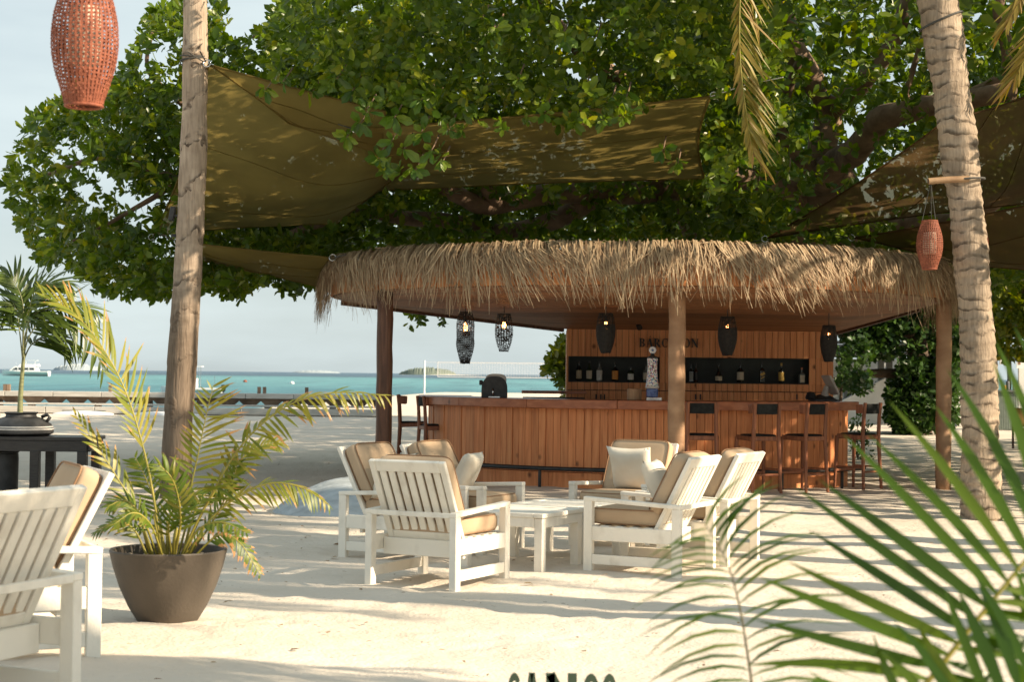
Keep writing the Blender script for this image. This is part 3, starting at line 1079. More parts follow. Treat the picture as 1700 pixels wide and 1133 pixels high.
# ------------------------------------------------------------------ curved counter
ctr = thing('bar_counter', 'curved timber bar counter clad in upright planks with dark wooden top', 'bar counter', tuple(BC))
CA0, CA1 = 176.0, 321.0
def ring(m, c, r0, r1, z0, z1, a0, a1, n=64):
    vs, fs = [], []
    for i in range(n + 1):
        a = a0 + (a1 - a0) * i / n
        vs += [arc(c, r0, a, z0), arc(c, r1, a, z0), arc(c, r1, a, z1), arc(c, r0, a, z1)]
    for i in range(n):
        o = i * 4
        for q in ((0, 1, 5, 4), (1, 2, 6, 5), (2, 3, 7, 6), (3, 0, 4, 7)):
            fs.append(tuple(o + j for j in q))
    fs += [(3, 2, 1, 0), (n * 4, n * 4 + 1, n * 4 + 2, n * 4 + 3)]
    return m.add(vs, fs)
ring(MB(), BC, BR - .12, BR - .03, 0, 1.05, CA0 + .3, CA1 - .3).build('carcass', 'dark_wood', ctr)
segs = 7
for k in range(segs):
    a0 = CA0 - 2 + (CA1 + 3 - CA0) * k / segs
    a1 = CA0 - 2 + (CA1 + 3 - CA0) * (k + 1) / segs - .06
    ring(MB(), BC, BR - .62, BR + .17, 1.05, 1.17, a0, a1, 14).build('countertop', 'counter_wood', ctr, bevel=.008)
npl = 78
for k in range(npl):
    jit = lambda q: .22 * math.sin(q * 12.9) * .4
    a0 = CA0 + (CA1 - CA0) * (k + .025 + jit(k)) / npl
    a1 = CA0 + (CA1 - CA0) * (k + .975 + jit(k + 1)) / npl
    r1 = BR + .003 * ((k * 31) % 5)
    ring(MB(), BC, BR - .028, r1, .19, 1.047, a0, a1, 1).build('plank', 'bar_wood', ctr, bevel=.003)
nk = 11
for k in range(nk):
    a0 = CA0 + (CA1 - CA0) * (k + .004) / nk
    a1 = CA0 + (CA1 - CA0) * (k + .996) / nk
    ring(MB(), BC, BR - .028, BR + .03, -.02, .183, a0, a1, 8).build('kick_board', 'bar_wood', ctr)
# end panel on the right-hand end
ea = CA1
p0, p1 = arc(BC, BR - .6, ea, 0), arc(BC, BR, ea, 0)
MB().bar(p0 + Vector((.02, .02, .53)), p1 + Vector((.02, .02, .53)), .03, 1.03).build('end_panel', 'bar_wood', ctr)
fr = MB().tube([arc(BC, BR + .24, a, .245) for a in np.linspace(CA0 + 6, CA1 + 1.5, 60)], .03, 10).build('foot_rail', 'black_metal', ctr, smooth='auto')
for a in np.linspace(CA0 + 12, CA1 - 8, 8):
    m = MB(); m.tube([arc(BC, BR + .24, a, -.02), arc(BC, BR + .24, a, .245)], .022, 8)
    m.tube([arc(BC, BR + .24, a, .245), arc(BC, BR + .02, a, .245)], .016, 8)
    m.build('rail_post', 'black_metal', fr)

# service ledge behind the left end
t = thing('service_cabinet', 'low dark service cabinet behind the counter, beside the back wall', 'cabinet', (0.6, 25.6, 0))
x0, x1 = P(866, 655, 25.4).x, P(972, 655, 25.6).x
ztop = P(900, 649, 25.4).z
MB().box(((x0 + x1) / 2, 25.55, ztop / 2 - .05), (x1 - x0 - .04, .46, ztop - .1)).build('cabinet_body', 'black_wood', t, bevel=.005)
MB().box(((x0 + x1) / 2, 25.53, ztop - .022), (x1 - x0, .52, .044)).build('cabinet_top', 'counter_wood', t, bevel=.006)

# ------------------------------------------------------------------ on the counter
CT = 1.17
def counter_spot(px, r):
    """point on the counter top at that picture column, at radius r from the counter's centre"""
    best, bd = None, 1e9
    for a in np.linspace(CA0, CA1, 1500):
        q = arc(BC, r, a, CT)
        v = CAMROT.transposed() @ (q - Vector((0, 0, EYE)))
        ppx = 850 + F * v.x / -v.z
        if abs(ppx - px) < bd:
            best, bd = q, abs(ppx - px)
    return best

q = counter_spot(821, BR - .22)
t = thing('drink_dispenser', 'rounded black drink dispenser with silver lid on the left arm of the counter', 'dispenser', tuple(q))
t['label'] = 'rounded black drink dispenser with a silver lid standing on the curved counter'
def half_round(wd, ht, dp, n=16):
    m = MB()
    pr = [(-wd / 2, 0)]
    for i in range(n + 1):
        a = PI - PI * i / n
        pr.append((wd / 2 * math.copysign(abs(math.cos(a)) ** .7, math.cos(a)), ht * .35 + ht * .65 * math.sin(a) ** .8))
    pr.append((wd / 2, 0))
    vs = [(x, -dp / 2, z) for x, z in pr] + [(x, dp / 2, z) for x, z in pr]
    k = len(pr)
    fs = [tuple(range(k)), tuple(range(2 * k - 1, k - 1, -1))] + [(i, (i + 1) % k, (i + 1) % k + k, i + k) for i in range(k)]
    return m.add(vs, fs)
part(half_round(.34, .29, .30), 'body', 'black_metal', t, bevel=.012, smooth='auto', seg=2)
lid = half_round(.27, .105, .26); rot_mb(lid, Matrix.Translation((.02, -.01, .222))); part(lid, 'lid', 'pos_silver', t, bevel=.01, smooth='auto')
m = MB(); m.box((-.19, 0, .21), (.05, .12, .07)); part(m, 'hinge_box', 'black_metal', t, bevel=.008)
m = MB(); m.tube([(-.02, -.17, .02), (-.02, -.19, .08), (-.02, -.17, .13)], .012, 8); part(m, 'tap', 'chrome', t, smooth=True)
m = MB(); m.box((0, -.21, .012), (.16, .10, .02)); part(m, 'drip_tray', 'chrome', t, bevel=.003)

q = counter_spot(1053, BR - .30)
t = thing('wooden_canister', 'round pale wooden canister on the counter beside the patterned beer tower', 'canister', tuple(q))
part(MB().lathe([(.085, 0), (.098, .01), (.100, .15), (.092, .155), (.088, .15), (.085, .03)], 28), 'body', 'pale_wood', t, smooth='auto')

q = counter_spot(1083, BR - .10)
t = thing('beer_tower', 'tall waisted porcelain beer tower with speckled pattern and round medallion', 'beer tower', tuple(q))
mp_, n_, b_ = new_mat('porcelain')
v_ = coords(n_, (1, 1, 1))
z_ = node(n_, 'ShaderNodeTexVoronoi', Scale=85)
n_.links.new(v_, z_.inputs['Vector'])
sp_ = node(n_, 'ShaderNodeSeparateColor')
n_.links.new(z_.outputs['Color'], sp_.inputs[0])
r_ = node(n_, 'ShaderNodeValToRGB')
r_.color_ramp.interpolation = 'CONSTANT'
e_ = r_.color_ramp.elements
e_[0].position, e_[0].color = 0, (.72, .70, .66, 1)
e_[1].position, e_[1].color = .95, (.35, .42, .16, 1)
for p_, c_ in ((.42, (.50, .05, .09)), (.56, (.72, .70, .66)), (.66, (.05, .09, .30)), (.78, (.03, .02, .02)), (.86, (.10, .32, .40))):
    x_ = e_.new(p_); x_.color = c4(c_)
n_.links.new(sp_.outputs[0], r_.inputs['Fac'])
n_.links.new(r_.outputs['Color'], b_.inputs['Base Color'])
b_.inputs['Roughness'].default_value = .15
M['porcelain'] = mp_
def sq_lathe(prof, n=4, tw=PI / 4):
    m = MB()
    vs, fs = [], []
    for r, z in prof:
        for j in range(n):
            a = 2 * PI * j / n + tw
            vs.append((r * math.cos(a), r * math.sin(a), z))
    k = len(prof)
    for i in range(k - 1):
        for j in range(n):
            fs.append((i * n + j, i * n + (j + 1) % n, (i + 1) * n + (j + 1) % n, (i + 1) * n + j))
    fs += [tuple(range(n - 1, -1, -1)), tuple((k - 1) * n + j for j in range(n))]
    return m.add(vs, fs)
part(MB().box((.02, 0, .022), (.20, .16, .044)), 'drip_tray', 'chrome', t, bevel=.004)
M['blue_glaze'] = noisy('blue_glaze', (.03, .06, .22), (.10, .16, .36), scale=30, rough=.2)
M['white_glaze'] = plain('white_glaze', (.66, .65, .62), rough=.2)
part(MB().lathe([(.070, .046), (.080, .055), (.080, .155), (.072, .16)], 24), 'foot', 'blue_glaze', t, smooth='auto')
part(MB().lathe([(.074, .161), (.092, .170), (.096, .185), (.080, .192)], 24), 'collar', 'white_glaze', t, smooth='auto')
part(MB().lathe([(.090, .193), (.086, .21), (.076, .28), (.068, .36), (.064, .43), (.066, .50), (.072, .55), (.070, .565)], 28), 'column', 'porcelain', t, smooth='auto')
part(MB().lathe([(.060, .566), (.062, .585), (.03, .60), (.022, .63)], 20), 'cap', 'black_metal', t, smooth='auto')
md = MB(); md.lathe([(.048, -.012), (.050, 0), (.048, .012)], 28); rot_mb(md, Matrix.Translation((0, 0, .675)) @ Matrix.Rotation(R(90), 4, 'X'))
part(md, 'medallion', 'chrome', t, smooth='auto')
md = MB(); md.lathe([(.034, -.016), (.034, .016)], 24); rot_mb(md, Matrix.Translation((0, 0, .675)) @ Matrix.Rotation(R(90), 4, 'X'))
part(md, 'medallion_face', 'white_glaze', t)
md = MB(); md.lathe([(.016, -.019), (.016, .019)], 16); rot_mb(md, Matrix.Translation((0, 0, .675)) @ Matrix.Rotation(R(90), 4, 'X'))
part(md, 'emblem', 'blue_glaze', t)
part(MB().tube([(.0, -.07, .47), (.0, -.13, .47), (.0, -.14, .43)], .010, 8), 'tap', 'chrome', t)

q = counter_spot(1368, BR - .30)
t = thing('till_terminal', 'touch screen till with tilted display on the end of the counter', 'till', tuple(q), R(12))
m = MB()
m.grid(lambda u, v: ((u - .5) * (.36 - .10 * v), -.13 + .26 * v * .7, .01 + .085 * math.sin(v * PI / 2) * (1 - (2 * u - 1) ** 4 * .6)), 14, 8)
m.box((0, 0, .012), (.37, .27, .022))
part(m, 'base', 'black_metal', t, smooth='auto')
m = MB(); m.tube([(.02, .02, .05), (.03, .02, .13), (.05, .01, .21)], [.07, .045, .04], 12); part(m, 'neck', 'pos_silver', t, smooth='auto')
sc = MB().box((0, 0, 0), (.035, .30, .30)); rot_mb(sc, Matrix.Translation((.09, -.02, .23)) @ Matrix.Rotation(R(-28), 4, 'Y'))
so = part(sc, 'screen_housing', 'pos_silver', t, bevel=.008)
sc = MB().box((.019, 0, 0), (.006, .27, .25)); rot_mb(sc, Matrix.Translation((.09, -.02, .23)) @ Matrix.Rotation(R(-28), 4, 'Y'))
part(sc, 'screen', 'black_metal', so)
m = MB(); m.lathe([(.07, 0), (.08, .03), (.05, .10), (.0, .115)], 18, (-.19, .02, .02)); part(m, 'receipt_printer', 'black_metal', t, smooth='auto')

# ------------------------------------------------------------------ bottles in the niches
def glass(name, c):
    M[name] = plain(name, c, rough=.12, spec=.7)
glass('bottle_dark', (.008, .010, .008)); glass('bottle_green', (.012, .03, .015)); glass('bottle_brown', (.04, .016, .007)); glass('bottle_clear', (.14, .15, .14))
for nm, c in (('lab_cream', (.50, .44, .33)), ('lab_tan', (.36, .29, .19)), ('lab_orange', (.60, .24, .03)), ('lab_white', (.55, .56, .53)), ('lab_gold', (.46, .30, .06)), ('lab_grey', (.20, .21, .20)), ('lab_black', (.02, .02, .02)), ('cap_copper', (.50, .17, .08))):
    M[nm] = plain(nm, c, rough=.5)
def bottle(px, hpx, col, lab, label, style='round', wpx=9, capm=None, band=(.12, .52), dy=.12):
    wy = WY + dy
    b0 = P(px, 633, wy)
    h = hpx * wy / F
    r = wpx / 2 * wy / F
    t = thing('bottle', label, 'bottle', (b0.x, wy, ZN0 + .005), rng.uniform(-.2, .2), 'spirit bottles in the wall niches')
    neck = r * .30
    prof = {'round': [(r * .92, 0), (r, .01), (r, h * .56), (r * .86, h * .62), (neck * 1.1, h * .72), (neck, h * .78), (neck, h * .97), (neck * .8, h)],
            'squat': [(r * .9, 0), (r, .01), (r, h * .60), (r * .8, h * .70), (neck * 1.2, h * .76), (neck * 1.1, h * .82), (neck * 1.1, h)],
            'bell': [(r * .95, 0), (r, .012), (r * .95, h * .34), (r * .55, h * .52), (neck, h * .66), (neck, h * .97), (neck, h)],
            'slim': [(r * .92, 0), (r, .01), (r * .97, h * .50), (r * .55, h * .66), (neck, h * .74), (neck * .95, h)]}
    if style in prof:
        part(MB().lathe(prof[style], 16), 'glass', col, t, smooth='auto')
        lb = MB().lathe([(r + .002, h * band[0]), (r + .002, h * band[1])], 16, cap=False)
    else:
        part(sq_lathe([(r * 1.25, 0), (r * 1.35, .01), (r * 1.35, h * .58), (r * .9, h * .66), (neck, h * .72), (neck, h)], 4), 'glass', col, t, bevel=.004)
        lb = MB().box((0, -r * .96, h * (band[0] + band[1]) / 2), (r * 1.6, .004, h * (band[1] - band[0])))
        if style == 'slash':
            lb = MB().bar((-r * .8, -r * .97, h * .36), (r * .8, -r * .97, h * .48), .004, h * .12, (0, 0, 1))
            part(MB().bar((-r * .8, -r * .975, h * .19), (r * .8, -r * .975, h * .31), .004, h * .05, (0, 0, 1)), 'lower_band', lab, t)
    part(lb, 'paper_label', lab, t)
    part(MB().lathe([(neck * 1.25, h * .88), (neck * 1.25, h * 1.005)], 12), 'cap', capm or 'lab_black', t)
bottle(961, 34, 'bottle_dark', 'lab_tan', 'dark bottle with tan label, at the outer end of the niche by the sea view')
bottle(978, 34, 'bottle_green', 'lab_cream', 'slim dark green bottle with cream label between tan and white labelled bottles', 'slim', capm='lab_black')
bottle(995, 33, 'bottle_clear', 'lab_white', 'clear bottle with white label and black cap in the niche', 'round', band=(.06, .55))
bottle(1021, 32, 'bottle_dark', 'lab_orange', 'dark bottle with a bright orange label', 'round', 10, band=(.1, .55))
bottle(1047, 25, 'bottle_green', 'lab_white', 'squat green bottle with a white label and short neck', 'squat', 10)
bottle(1073, 29, 'bottle_clear', 'lab_cream', 'pale bottle with cream label half behind the speckled beer tower', 'round', 11)
bottle(1147, 31, 'bottle_dark', 'lab_grey', 'square black bottle with grey label beside the middle post', 'square', 8)
bottle(1155, 31, 'bottle_brown', 'lab_black', 'plain brown bottle standing against the square black one', 'round', 7, dy=.20)
bottle(1193, 32, 'bottle_dark', 'lab_cream', 'bell shaped dark bottle with low cream label', 'bell', 11, band=(.10, .32), capm='lab_black')
bottle(1229, 34, 'bottle_dark', 'lab_cream', 'tall round dark bottle with a wide cream label in the right niche', 'round', 11, band=(.14, .52))
bottle(1265, 35, 'bottle_dark', 'lab_gold', 'square dark bottle with slanted gold bands', 'slash', 8)
bottle(1297, 33, 'bottle_dark', 'lab_gold', 'dark bottle with gold neck and gold label', 'round', 9, capm='lab_gold', band=(.12, .55))
bottle(1331, 26, 'bottle_clear', 'lab_cream', 'short square bottle with copper neck and cream label', 'square', 9, capm='cap_copper', band=(.08, .52))

# ------------------------------------------------------------------ lanterns
def weave(h, prof, nv, nh, wv, whh, n_seg=40, hole=None, seed=0):
    """open basket weave: upright canes and horizontal canes as flat strips"""
    rnd = random.Random(seed)
    m = MB()
    def rad(u):
        x = u * (len(prof) - 1)
        i = min(int(x), len(prof) - 2)
        f = x - i
        f = f * f * (3 - 2 * f) if len(prof) < 4 else f
        return prof[i] * (1 - f) + prof[i + 1] * f
    for j in range(nv):
        a = 2 * PI * j / nv + rnd.uniform(-.02, .02)
        vs, fs = [], []
        K = 18
        for k in range(K + 1):
            u = k / K
            r = rad(u) + .0015
            da = wv / 2 / max(r, .02)
            for s in (-1, 1):
                vs.append((r * math.cos(a + s * da), r * math.sin(a + s * da), h * u))
        for k in range(K):
            fs.append((2 * k, 2 * k + 1, 2 * k + 3, 2 * k + 2))
        m.add(vs, fs)
    for j in range(nh + 1):
        u = j / nh
        vs, fs = [], []
        for k in range(n_seg):
            a = 2 * PI * k / n_seg
            wob = .0025 * (1 if (k + j) % 2 else -1)
            r = rad(u) + wob
            z = h * u + .003 * math.sin(a * 3 + j)
            vs += [(r * math.cos(a), r * math.sin(a), z - whh / 2), (r * math.cos(a), r * math.sin(a), z + whh / 2)]
        for k in range(n_seg):
            k2 = (k + 1) % n_seg
            if hole and hole(u, 2 * PI * (k + .5) / n_seg, rnd):
                continue
            fs.append((2 * k, 2 * k2, 2 * k2 + 1, 2 * k + 1))
        m.add(vs, fs)
    return m

LP_ = ((773, 505, 519, 603.5, 24.0, 0), (837, 497, 522, 583.5, 23.2, 1), (1006, 487, 521, 585.5, 22.8, 2), (1208, 497, 527, 589.5, 23.0, 3), (1376, 512, 541, 600, 23.6, 4))
lamp_labels = ['open weave black lantern hung lowest, over the stools beside the sea view',
               'black lattice lantern above the drink dispenser with sky showing through it',
               'closed weave black lantern between the lattice lanterns and the middle post',
               'closed weave black lantern hanging just past the middle post',
               'closed weave black lantern above the till near the end of the wall']
for px, yc, y0, y1, d, k in LP_:
    top, bot, cz = P(px, y0, d), P(px, y1, d), P(px, yc, d).z
    h = top.z - bot.z
    t = thing('pendant_lantern', lamp_labels[k], 'lantern', (top.x, d, bot.z), rng.uniform(0, 1), 'black lanterns hanging over the counter')
    wpx = (30, 30, 32, 32, 28)[k]
    r = wpx / 2 * d / F
    if k == 0:
        prof = [r * .52, r * .70, r * .90, r * 1.02, r * .96, r * .98, r * 1.0, r * .92, r * .70]
    else:
        prof = [r * .50, r * .72, r * .88, r * .98, r, r * .96, r * .86, r * .72]
    dens = k > 1
    hole = (lambda u, a, rn: rn.random() < (.20 if .25 < u < .62 else .55)) if not dens else (lambda u, a, rn: rn.random() < (.8 if u > .70 else .02))
    if k == 0: hole = lambda u, a, rn: rn.random() < (.02 if .22 < u < .62 else .55)
    part(weave(h, prof, 20 if not dens else 34, 26 if not dens else 30, .012 if not dens else .014, h / 26 * (.62 if not dens else .98), 48, hole, k), 'woven_shade', 'black_rattan', t)
    for u, rr in ((0, prof[0]), (1, prof[-1])):
        part(MB().tube([(rr * math.cos(a), rr * math.sin(a), h * u) for a in np.linspace(0, 2 * PI, 25)], .006, 6), 'rim', 'black_rattan', t)
    part(MB().tube([(0, 0, h * .80), (0, 0, cz - bot.z)], .006, 6), 'cord', 'black_metal', t)
    part(MB().lathe([(.055, 0), (.06, .012), (.05, .03)], 16, (0, 0, cz - bot.z)), 'ceiling_rose', 'black_metal', t)
    sock = part(MB().lathe([(.02, h * .80), (.02, h * .90), (.008, h * .94)], 10), 'bulb_socket', 'black_metal', t)
    part(MB().lathe([(.004, h * .80), (.016, h * .78), (.028, h * .70), (.024, h * .64), (.004, h * .61)], 12), 'bulb', 'bulb', t, smooth=True)
    for j in range(3):
        a = j * 2 * PI / 3
        part(MB().tube([(0, 0, h * .88), (prof[-1] * math.cos(a), prof[-1] * math.sin(a), h)], .004, 5), 'spoke', 'black_metal', t)

def rattan(px0, px1, y0, y1, d, label, hang, seed, fine=1.0):
    c0, c1 = P((px0 + px1) / 2, y0, d), P((px0 + px1) / 2, y1, d)
    h = c0.z - c1.z
    r = (px1 - px0) / 2 * d / F
    t = thing('rattan_lantern', label, 'lantern', (c0.x, d, c1.z), .3 * seed, 'terracotta rattan lanterns')
    prof = [r * .55, r * .64, r * .74, r * .84, r * .92, r * .97, r * 1.0, r * 1.0, r * .98, r * .94, r * .87, r * .78, r * .68, r * .60]
    part(weave(h, prof, int(40 * fine), int(34 * fine), r * .075, h / 34 / fine * .52, 60, None, seed), 'woven_shade', 'terracotta', t)
    part(MB().tube([(prof[0] * math.cos(a), prof[0] * math.sin(a), 0) for a in np.linspace(0, 2 * PI, 33)], r * .05, 8), 'bottom_rim', 'terracotta', t, smooth=True)
    part(MB().tube([(prof[-1] * math.cos(a), prof[-1] * math.sin(a), h) for a in np.linspace(0, 2 * PI, 33)], r * .05, 8), 'top_rim', 'terracotta', t, smooth=True)
    part(MB().lathe([(r * .46, h * .32), (r * .5, h * .34), (r * .5, h * .74), (r * .46, h * .76)], 24), 'inner_diffuser', 'paper', t, smooth='auto')
    for j in range(3):
        a = j * 2 * PI / 3 + .5
        part(MB().tube([(prof[-1] * math.cos(a), prof[-1] * math.sin(a), h), (hang[0] - c0.x, hang[1] - d, hang[2] - c1.z)], .004, 5), 'hanging_cord', 'rope', t)
    return t
c = P(142, -190, 7.2)
rattan(88, 197, -40, 176, 7.2, 'large terracotta rattan lantern hanging close by against the open sky', (c.x, 7.2, c.z), 1)

# ------------------------------------------------------------------ bar stools
def make_stool(label, loc, rz):
    """local +y is the way the sitter faces"""
    t = thing('bar_stool', label, 'bar stool', loc, rz, 'wooden bar stools at the counter')
    wb, wf = .185, .20
    for s in (-1, 1):
        part(MB().tube([(s * (wb + .025), -.235, 0), (s * wb, -.20, .70), (s * (wb - .005), -.215, 1.0), (s * (wb - .005), -.235, 1.17)], [.020, .028, .025, .024], 10), 'rear_leg', 'stool_wood', t, smooth='auto')
        part(MB().tube([(s * (wf + .02), .225, 0), (s * wf, .20, .72)], [.019, .027], 10), 'front_leg', 'stool_wood', t, smooth='auto')
        part(MB().bar((s * (wb + .002), -.20, .70), (s * (wf + .002), .20, .715), .026, .06), 'seat_rail', 'stool_wood', t, bevel=.006)
        part(MB().bar((s * (wb + .016), -.215, .30), (s * (wf + .012), .21, .30), .018, .03), 'side_stretcher', 'stool_wood', t, bevel=.004)
        # rounded ends of the back, standing forward of the posts
        part(MB().bar((s * (wb + .018), -.21, 1.09), (s * (wb + .012), -.10, 1.085), .022, .12), 'back_wing', 'stool_wood', t, bevel=.010, seg=2)
    for y, wd, nm in ((-.20, wb, 'rear_rail'), (.20, wf, 'front_rail')):
        part(MB().bar((-wd, y, .705), (wd, y, .705), .026, .06), nm, 'stool_wood', t, bevel=.006)
    part(MB().bar((-wf - .01, .215, .25), (wf + .01, .215, .25), .022, .034), 'foot_rest', 'stool_wood', t, bevel=.005)
    part(MB().bar((-wb - .016, -.218, .24), (wb + .016, -.218, .24), .02, .028), 'rear_stretcher', 'stool_wood', t, bevel=.005)
    st = superbox(.36, .38, .05, .25); rot_mb(st, Matrix.Translation((0, 0, .735)))
    part(st, 'seat_pad', 'black_leather', t, smooth=True)
    bk = MB()
    bk.grid(lambda u, v: ((u - .5) * 2 * (wb - .012), -.222 - .02 * (1 - (2 * u - 1) ** 2), 1.02 + .135 * v), 10, 3)
    o = len(bk.v)
    bk.grid(lambda u, v: ((u - .5) * 2 * (wb - .012), -.196 - .02 * (1 - (2 * u - 1) ** 2), 1.02 + .135 * v), 10, 3)
    for i in range(10):
        for j in (0, 33):
            bk.f.append((i + j, i + j + 1, i + j + 1 + o, i + j + o))
    part(bk, 'backrest', 'black_leather', t, smooth='auto')
    return t

stool0 = None
for px, d, deg, lab in ((1164.5, 21.75, -6, 'bar stool standing just past the middle post, its back square to the chairs'),
                        (1273, 21.72, 22, 'second bar stool from the middle post, in front of the bar planks'),
                        (1356, 21.98, 38, 'third bar stool from the middle post, below the till'),
                        (1448, 22.75, 44, 'bar stool past the end of the counter, farthest from the middle post'),
                        (697, 24.75, -72, 'nearer of the two stools at the seaward end of the counter'),
                        (660, 26.1, -88, 'farther stool at the seaward end of the counter, beside the dark post')):
    a = R(deg)
    rear = G(px, 614 + EYE * F / d)
    rear = Vector((P(px, 800, d).x, d, 0))
    loc = rear + Vector((-math.sin(a), math.cos(a), 0)) * .23
    if stool0 is None:
        stool0 = make_stool(lab, loc, a)
    else:
        o = copy_tree(stool0)
        o.location = loc
        o.rotation_euler = (0, 0, a)
        o['label'] = lab

# ------------------------------------------------------------------ lounge chairs
def make_chair(label, loc, rz):
    """local +y is the way the sitter faces"""
    t = thing('lounge_chair', label, 'armchair', loc, rz, 'white slatted lounge chairs')
    wh = dict(bevel=.004)
    for s in (-1, 1):
        part(MB().bar((s * .3475, .365, -.02), (s * .3475, .365, .535), .07, .055, (1, 0, 0)), 'front_leg', 'white_paint', t, **wh)
        part(MB().bar((s * .3475, -.365, -.02), (s * .3475, -.365, .497), .07, .055, (1, 0, 0)), 'rear_leg', 'white_paint', t, **wh)
        part(MB().bar((s * .3455, -.402, .512), (s * .3455, .402, .55), .062, .032), 'armrest', 'white_paint', t, **wh)
        part(MB().bar((s * .352, -.33, .285), (s * .352, .33, .285), .034, .11), 'side_rail', 'white_paint', t, **wh)
        part(MB().bar((s * .350, -.33, .085), (s * .350, .33, .085), .032, .075), 'bottom_runner', 'white_paint', t, **wh)
    part(MB().bar((-.318, -.385, .508), (.318, -.385, .508), .03, .036), 'cross_rail', 'white_paint', t, **wh)
    part(MB().bar((-.333, -.205, .255), (.333, -.205, .255), .03, .12), 'rear_apron', 'white_paint', t, **wh)
    part(MB().bar((-.333, .335, .285), (.333, .335, .285), .03, .11), 'front_apron', 'white_paint', t, **wh)
    for y in (-.12, 0, .12, .24):
        part(MB().bar((-.333, y, .335), (.333, y, .335), .07, .018), 'seat_slat', 'white_paint', t, **wh)
    B_, T_ = Vector((0, -.165, .31)), Vector((0, -.455, .885))
    U_ = (T_ - B_).normalized()
    Nn = Vector((1, 0, 0)).cross(U_)
    ln = (T_ - B_).length
    def panel(x0, x1, a, b, th):
        return MB().bar(Vector(((x0 + x1) / 2, 0, 0)) + B_ + U_ * a, Vector(((x0 + x1) / 2, 0, 0)) + B_ + U_ * b, x1 - x0, th, Nn)
    for s in (-1, 1):
        part(panel(s * .287 - .024, s * .287 + .024, 0, ln - .001, .034), 'stile', 'white_paint', t, **wh)
    part(panel(-.262, .262, ln - .085, ln, .032), 'top_rail', 'white_paint', t, **wh)
    part(panel(-.262, .262, 0, .07, .032), 'bottom_rail', 'white_paint', t, **wh)
    for k in range(7):
        x = (k - 3) * .0735
        part(panel(x - .0262, x + .0262, .071, ln - .086, .020), 'back_slat', 'white_paint', t, **wh)
    c = superbox(.615, .60, .145, .22); rot_mb(c, Matrix.Translation((0, .085, .415)))
    sc = part(c, 'seat_cushion', 'cushion', t, smooth=True)
    c = superbox(.60, .52, .120, .20)
    q = Matrix((Vector((1, 0, 0)), U_, -Nn)).transposed()
    if q.determinant() < 0:
        q = Matrix((Vector((1, 0, 0)), U_, Nn)).transposed()
    fwd = Vector((0, U_.z, -U_.y))
    ctr_ = B_ + U_ * .362 + fwd * .080
    bm4 = Matrix.Translation(ctr_) @ q.to_4x4()
    rot_mb(c, bm4)
    bc = part(c, 'back_cushion', 'cushion', t, smooth=True)
    def piping(mat4, sx, sy, zz, par):
        pts = []
        for i in range(49):
            a = 2 * PI * i / 48
            e = .22
            pts.append(mat4 @ Vector((sx / 2 * math.copysign(abs(math.cos(a)) ** e, math.cos(a)), sy / 2 * math.copysign(abs(math.sin(a)) ** e, math.sin(a)), zz)))
        part(MB().tube(pts, .0055, 6, cap=False), 'piping', 'piping', par, smooth=True)
    for z in (-.055, .055):
        piping(Matrix.Translation((0, .085, .415)), .585, .57, z, sc)
        piping(bm4, .57, .50, z, bc)
    return t

E1 = Vector((.469, .883, 0))
E2 = Vector((-.883, .469, 0))
def yaw(f):
    return math.atan2(-f.x, f.y)
chairs = (
    ((-.517, 12.25), E1, 0, 'slatted chair showing its back, at the near end of the white coffee tables'),
    ((1.094, 13.16), E2, 0, 'white chair seen from the side, its cushion behind blurred palm leaves'),
    ((1.545, 13.88), E2, 0, 'sunlit white chair with slatted back nearest the bar stools'),
    ((-.875, 13.96), -E2, 0, 'chair with tan cushion and pillow beside the grey mound, facing the sun'),
    ((-.40, 14.55), -E2, 0, 'chair half hidden behind the slatted chair, its pillow against the bar'),
    ((1.03, 15.03), -E1, 0, 'chair facing the viewer with a square cream pillow before the bar'),
)
chair0 = None
placed = []
for (x, y), f, z, lab in chairs:
    if chair0 is None:
        o = chair0 = make_chair(lab, (x, y, z), yaw(f))
    else:
        o = copy_tree(chair0)
        o.location = (x, y, z); o.rotation_euler = (0, 0, yaw(f)); o['label'] = lab
    placed.append(o)
# two chairs close by, at the edge of the picture
f1 = Vector((-.91, .41, 0)); r1 = Vector((.41, .91, 0))
c1 = P(137, 990, 6.86); c1.z = 0
p = c1 + f1 * .40 - r1 * .375
o = copy_tree(chair0); o.location = (p.x, p.y, .15); o.rotation_euler = (0, 0, yaw(f1))
for ch in o.children:
    if ch.name.startswith('back_cushion'):
        ch.location = (0, .035, -.075)
o['label'] = 'nearest white chair, slatted back in shade, cut by the edge of the picture'
f2 = Vector((-.90, -.43, 0)); l2 = Vector((.43, -.90, 0))
c2 = P(167, 1093, 8.2); c2.z = 0
p = c2 + f2 * .40 - l2 * .375
o = copy_tree(chair0); o.location = (p.x, p.y, .11); o.rotation_euler = (0, 0, yaw(f2)); o['label'] = 'chair with tan cushion behind the nearest slatted chair, beside the planter'

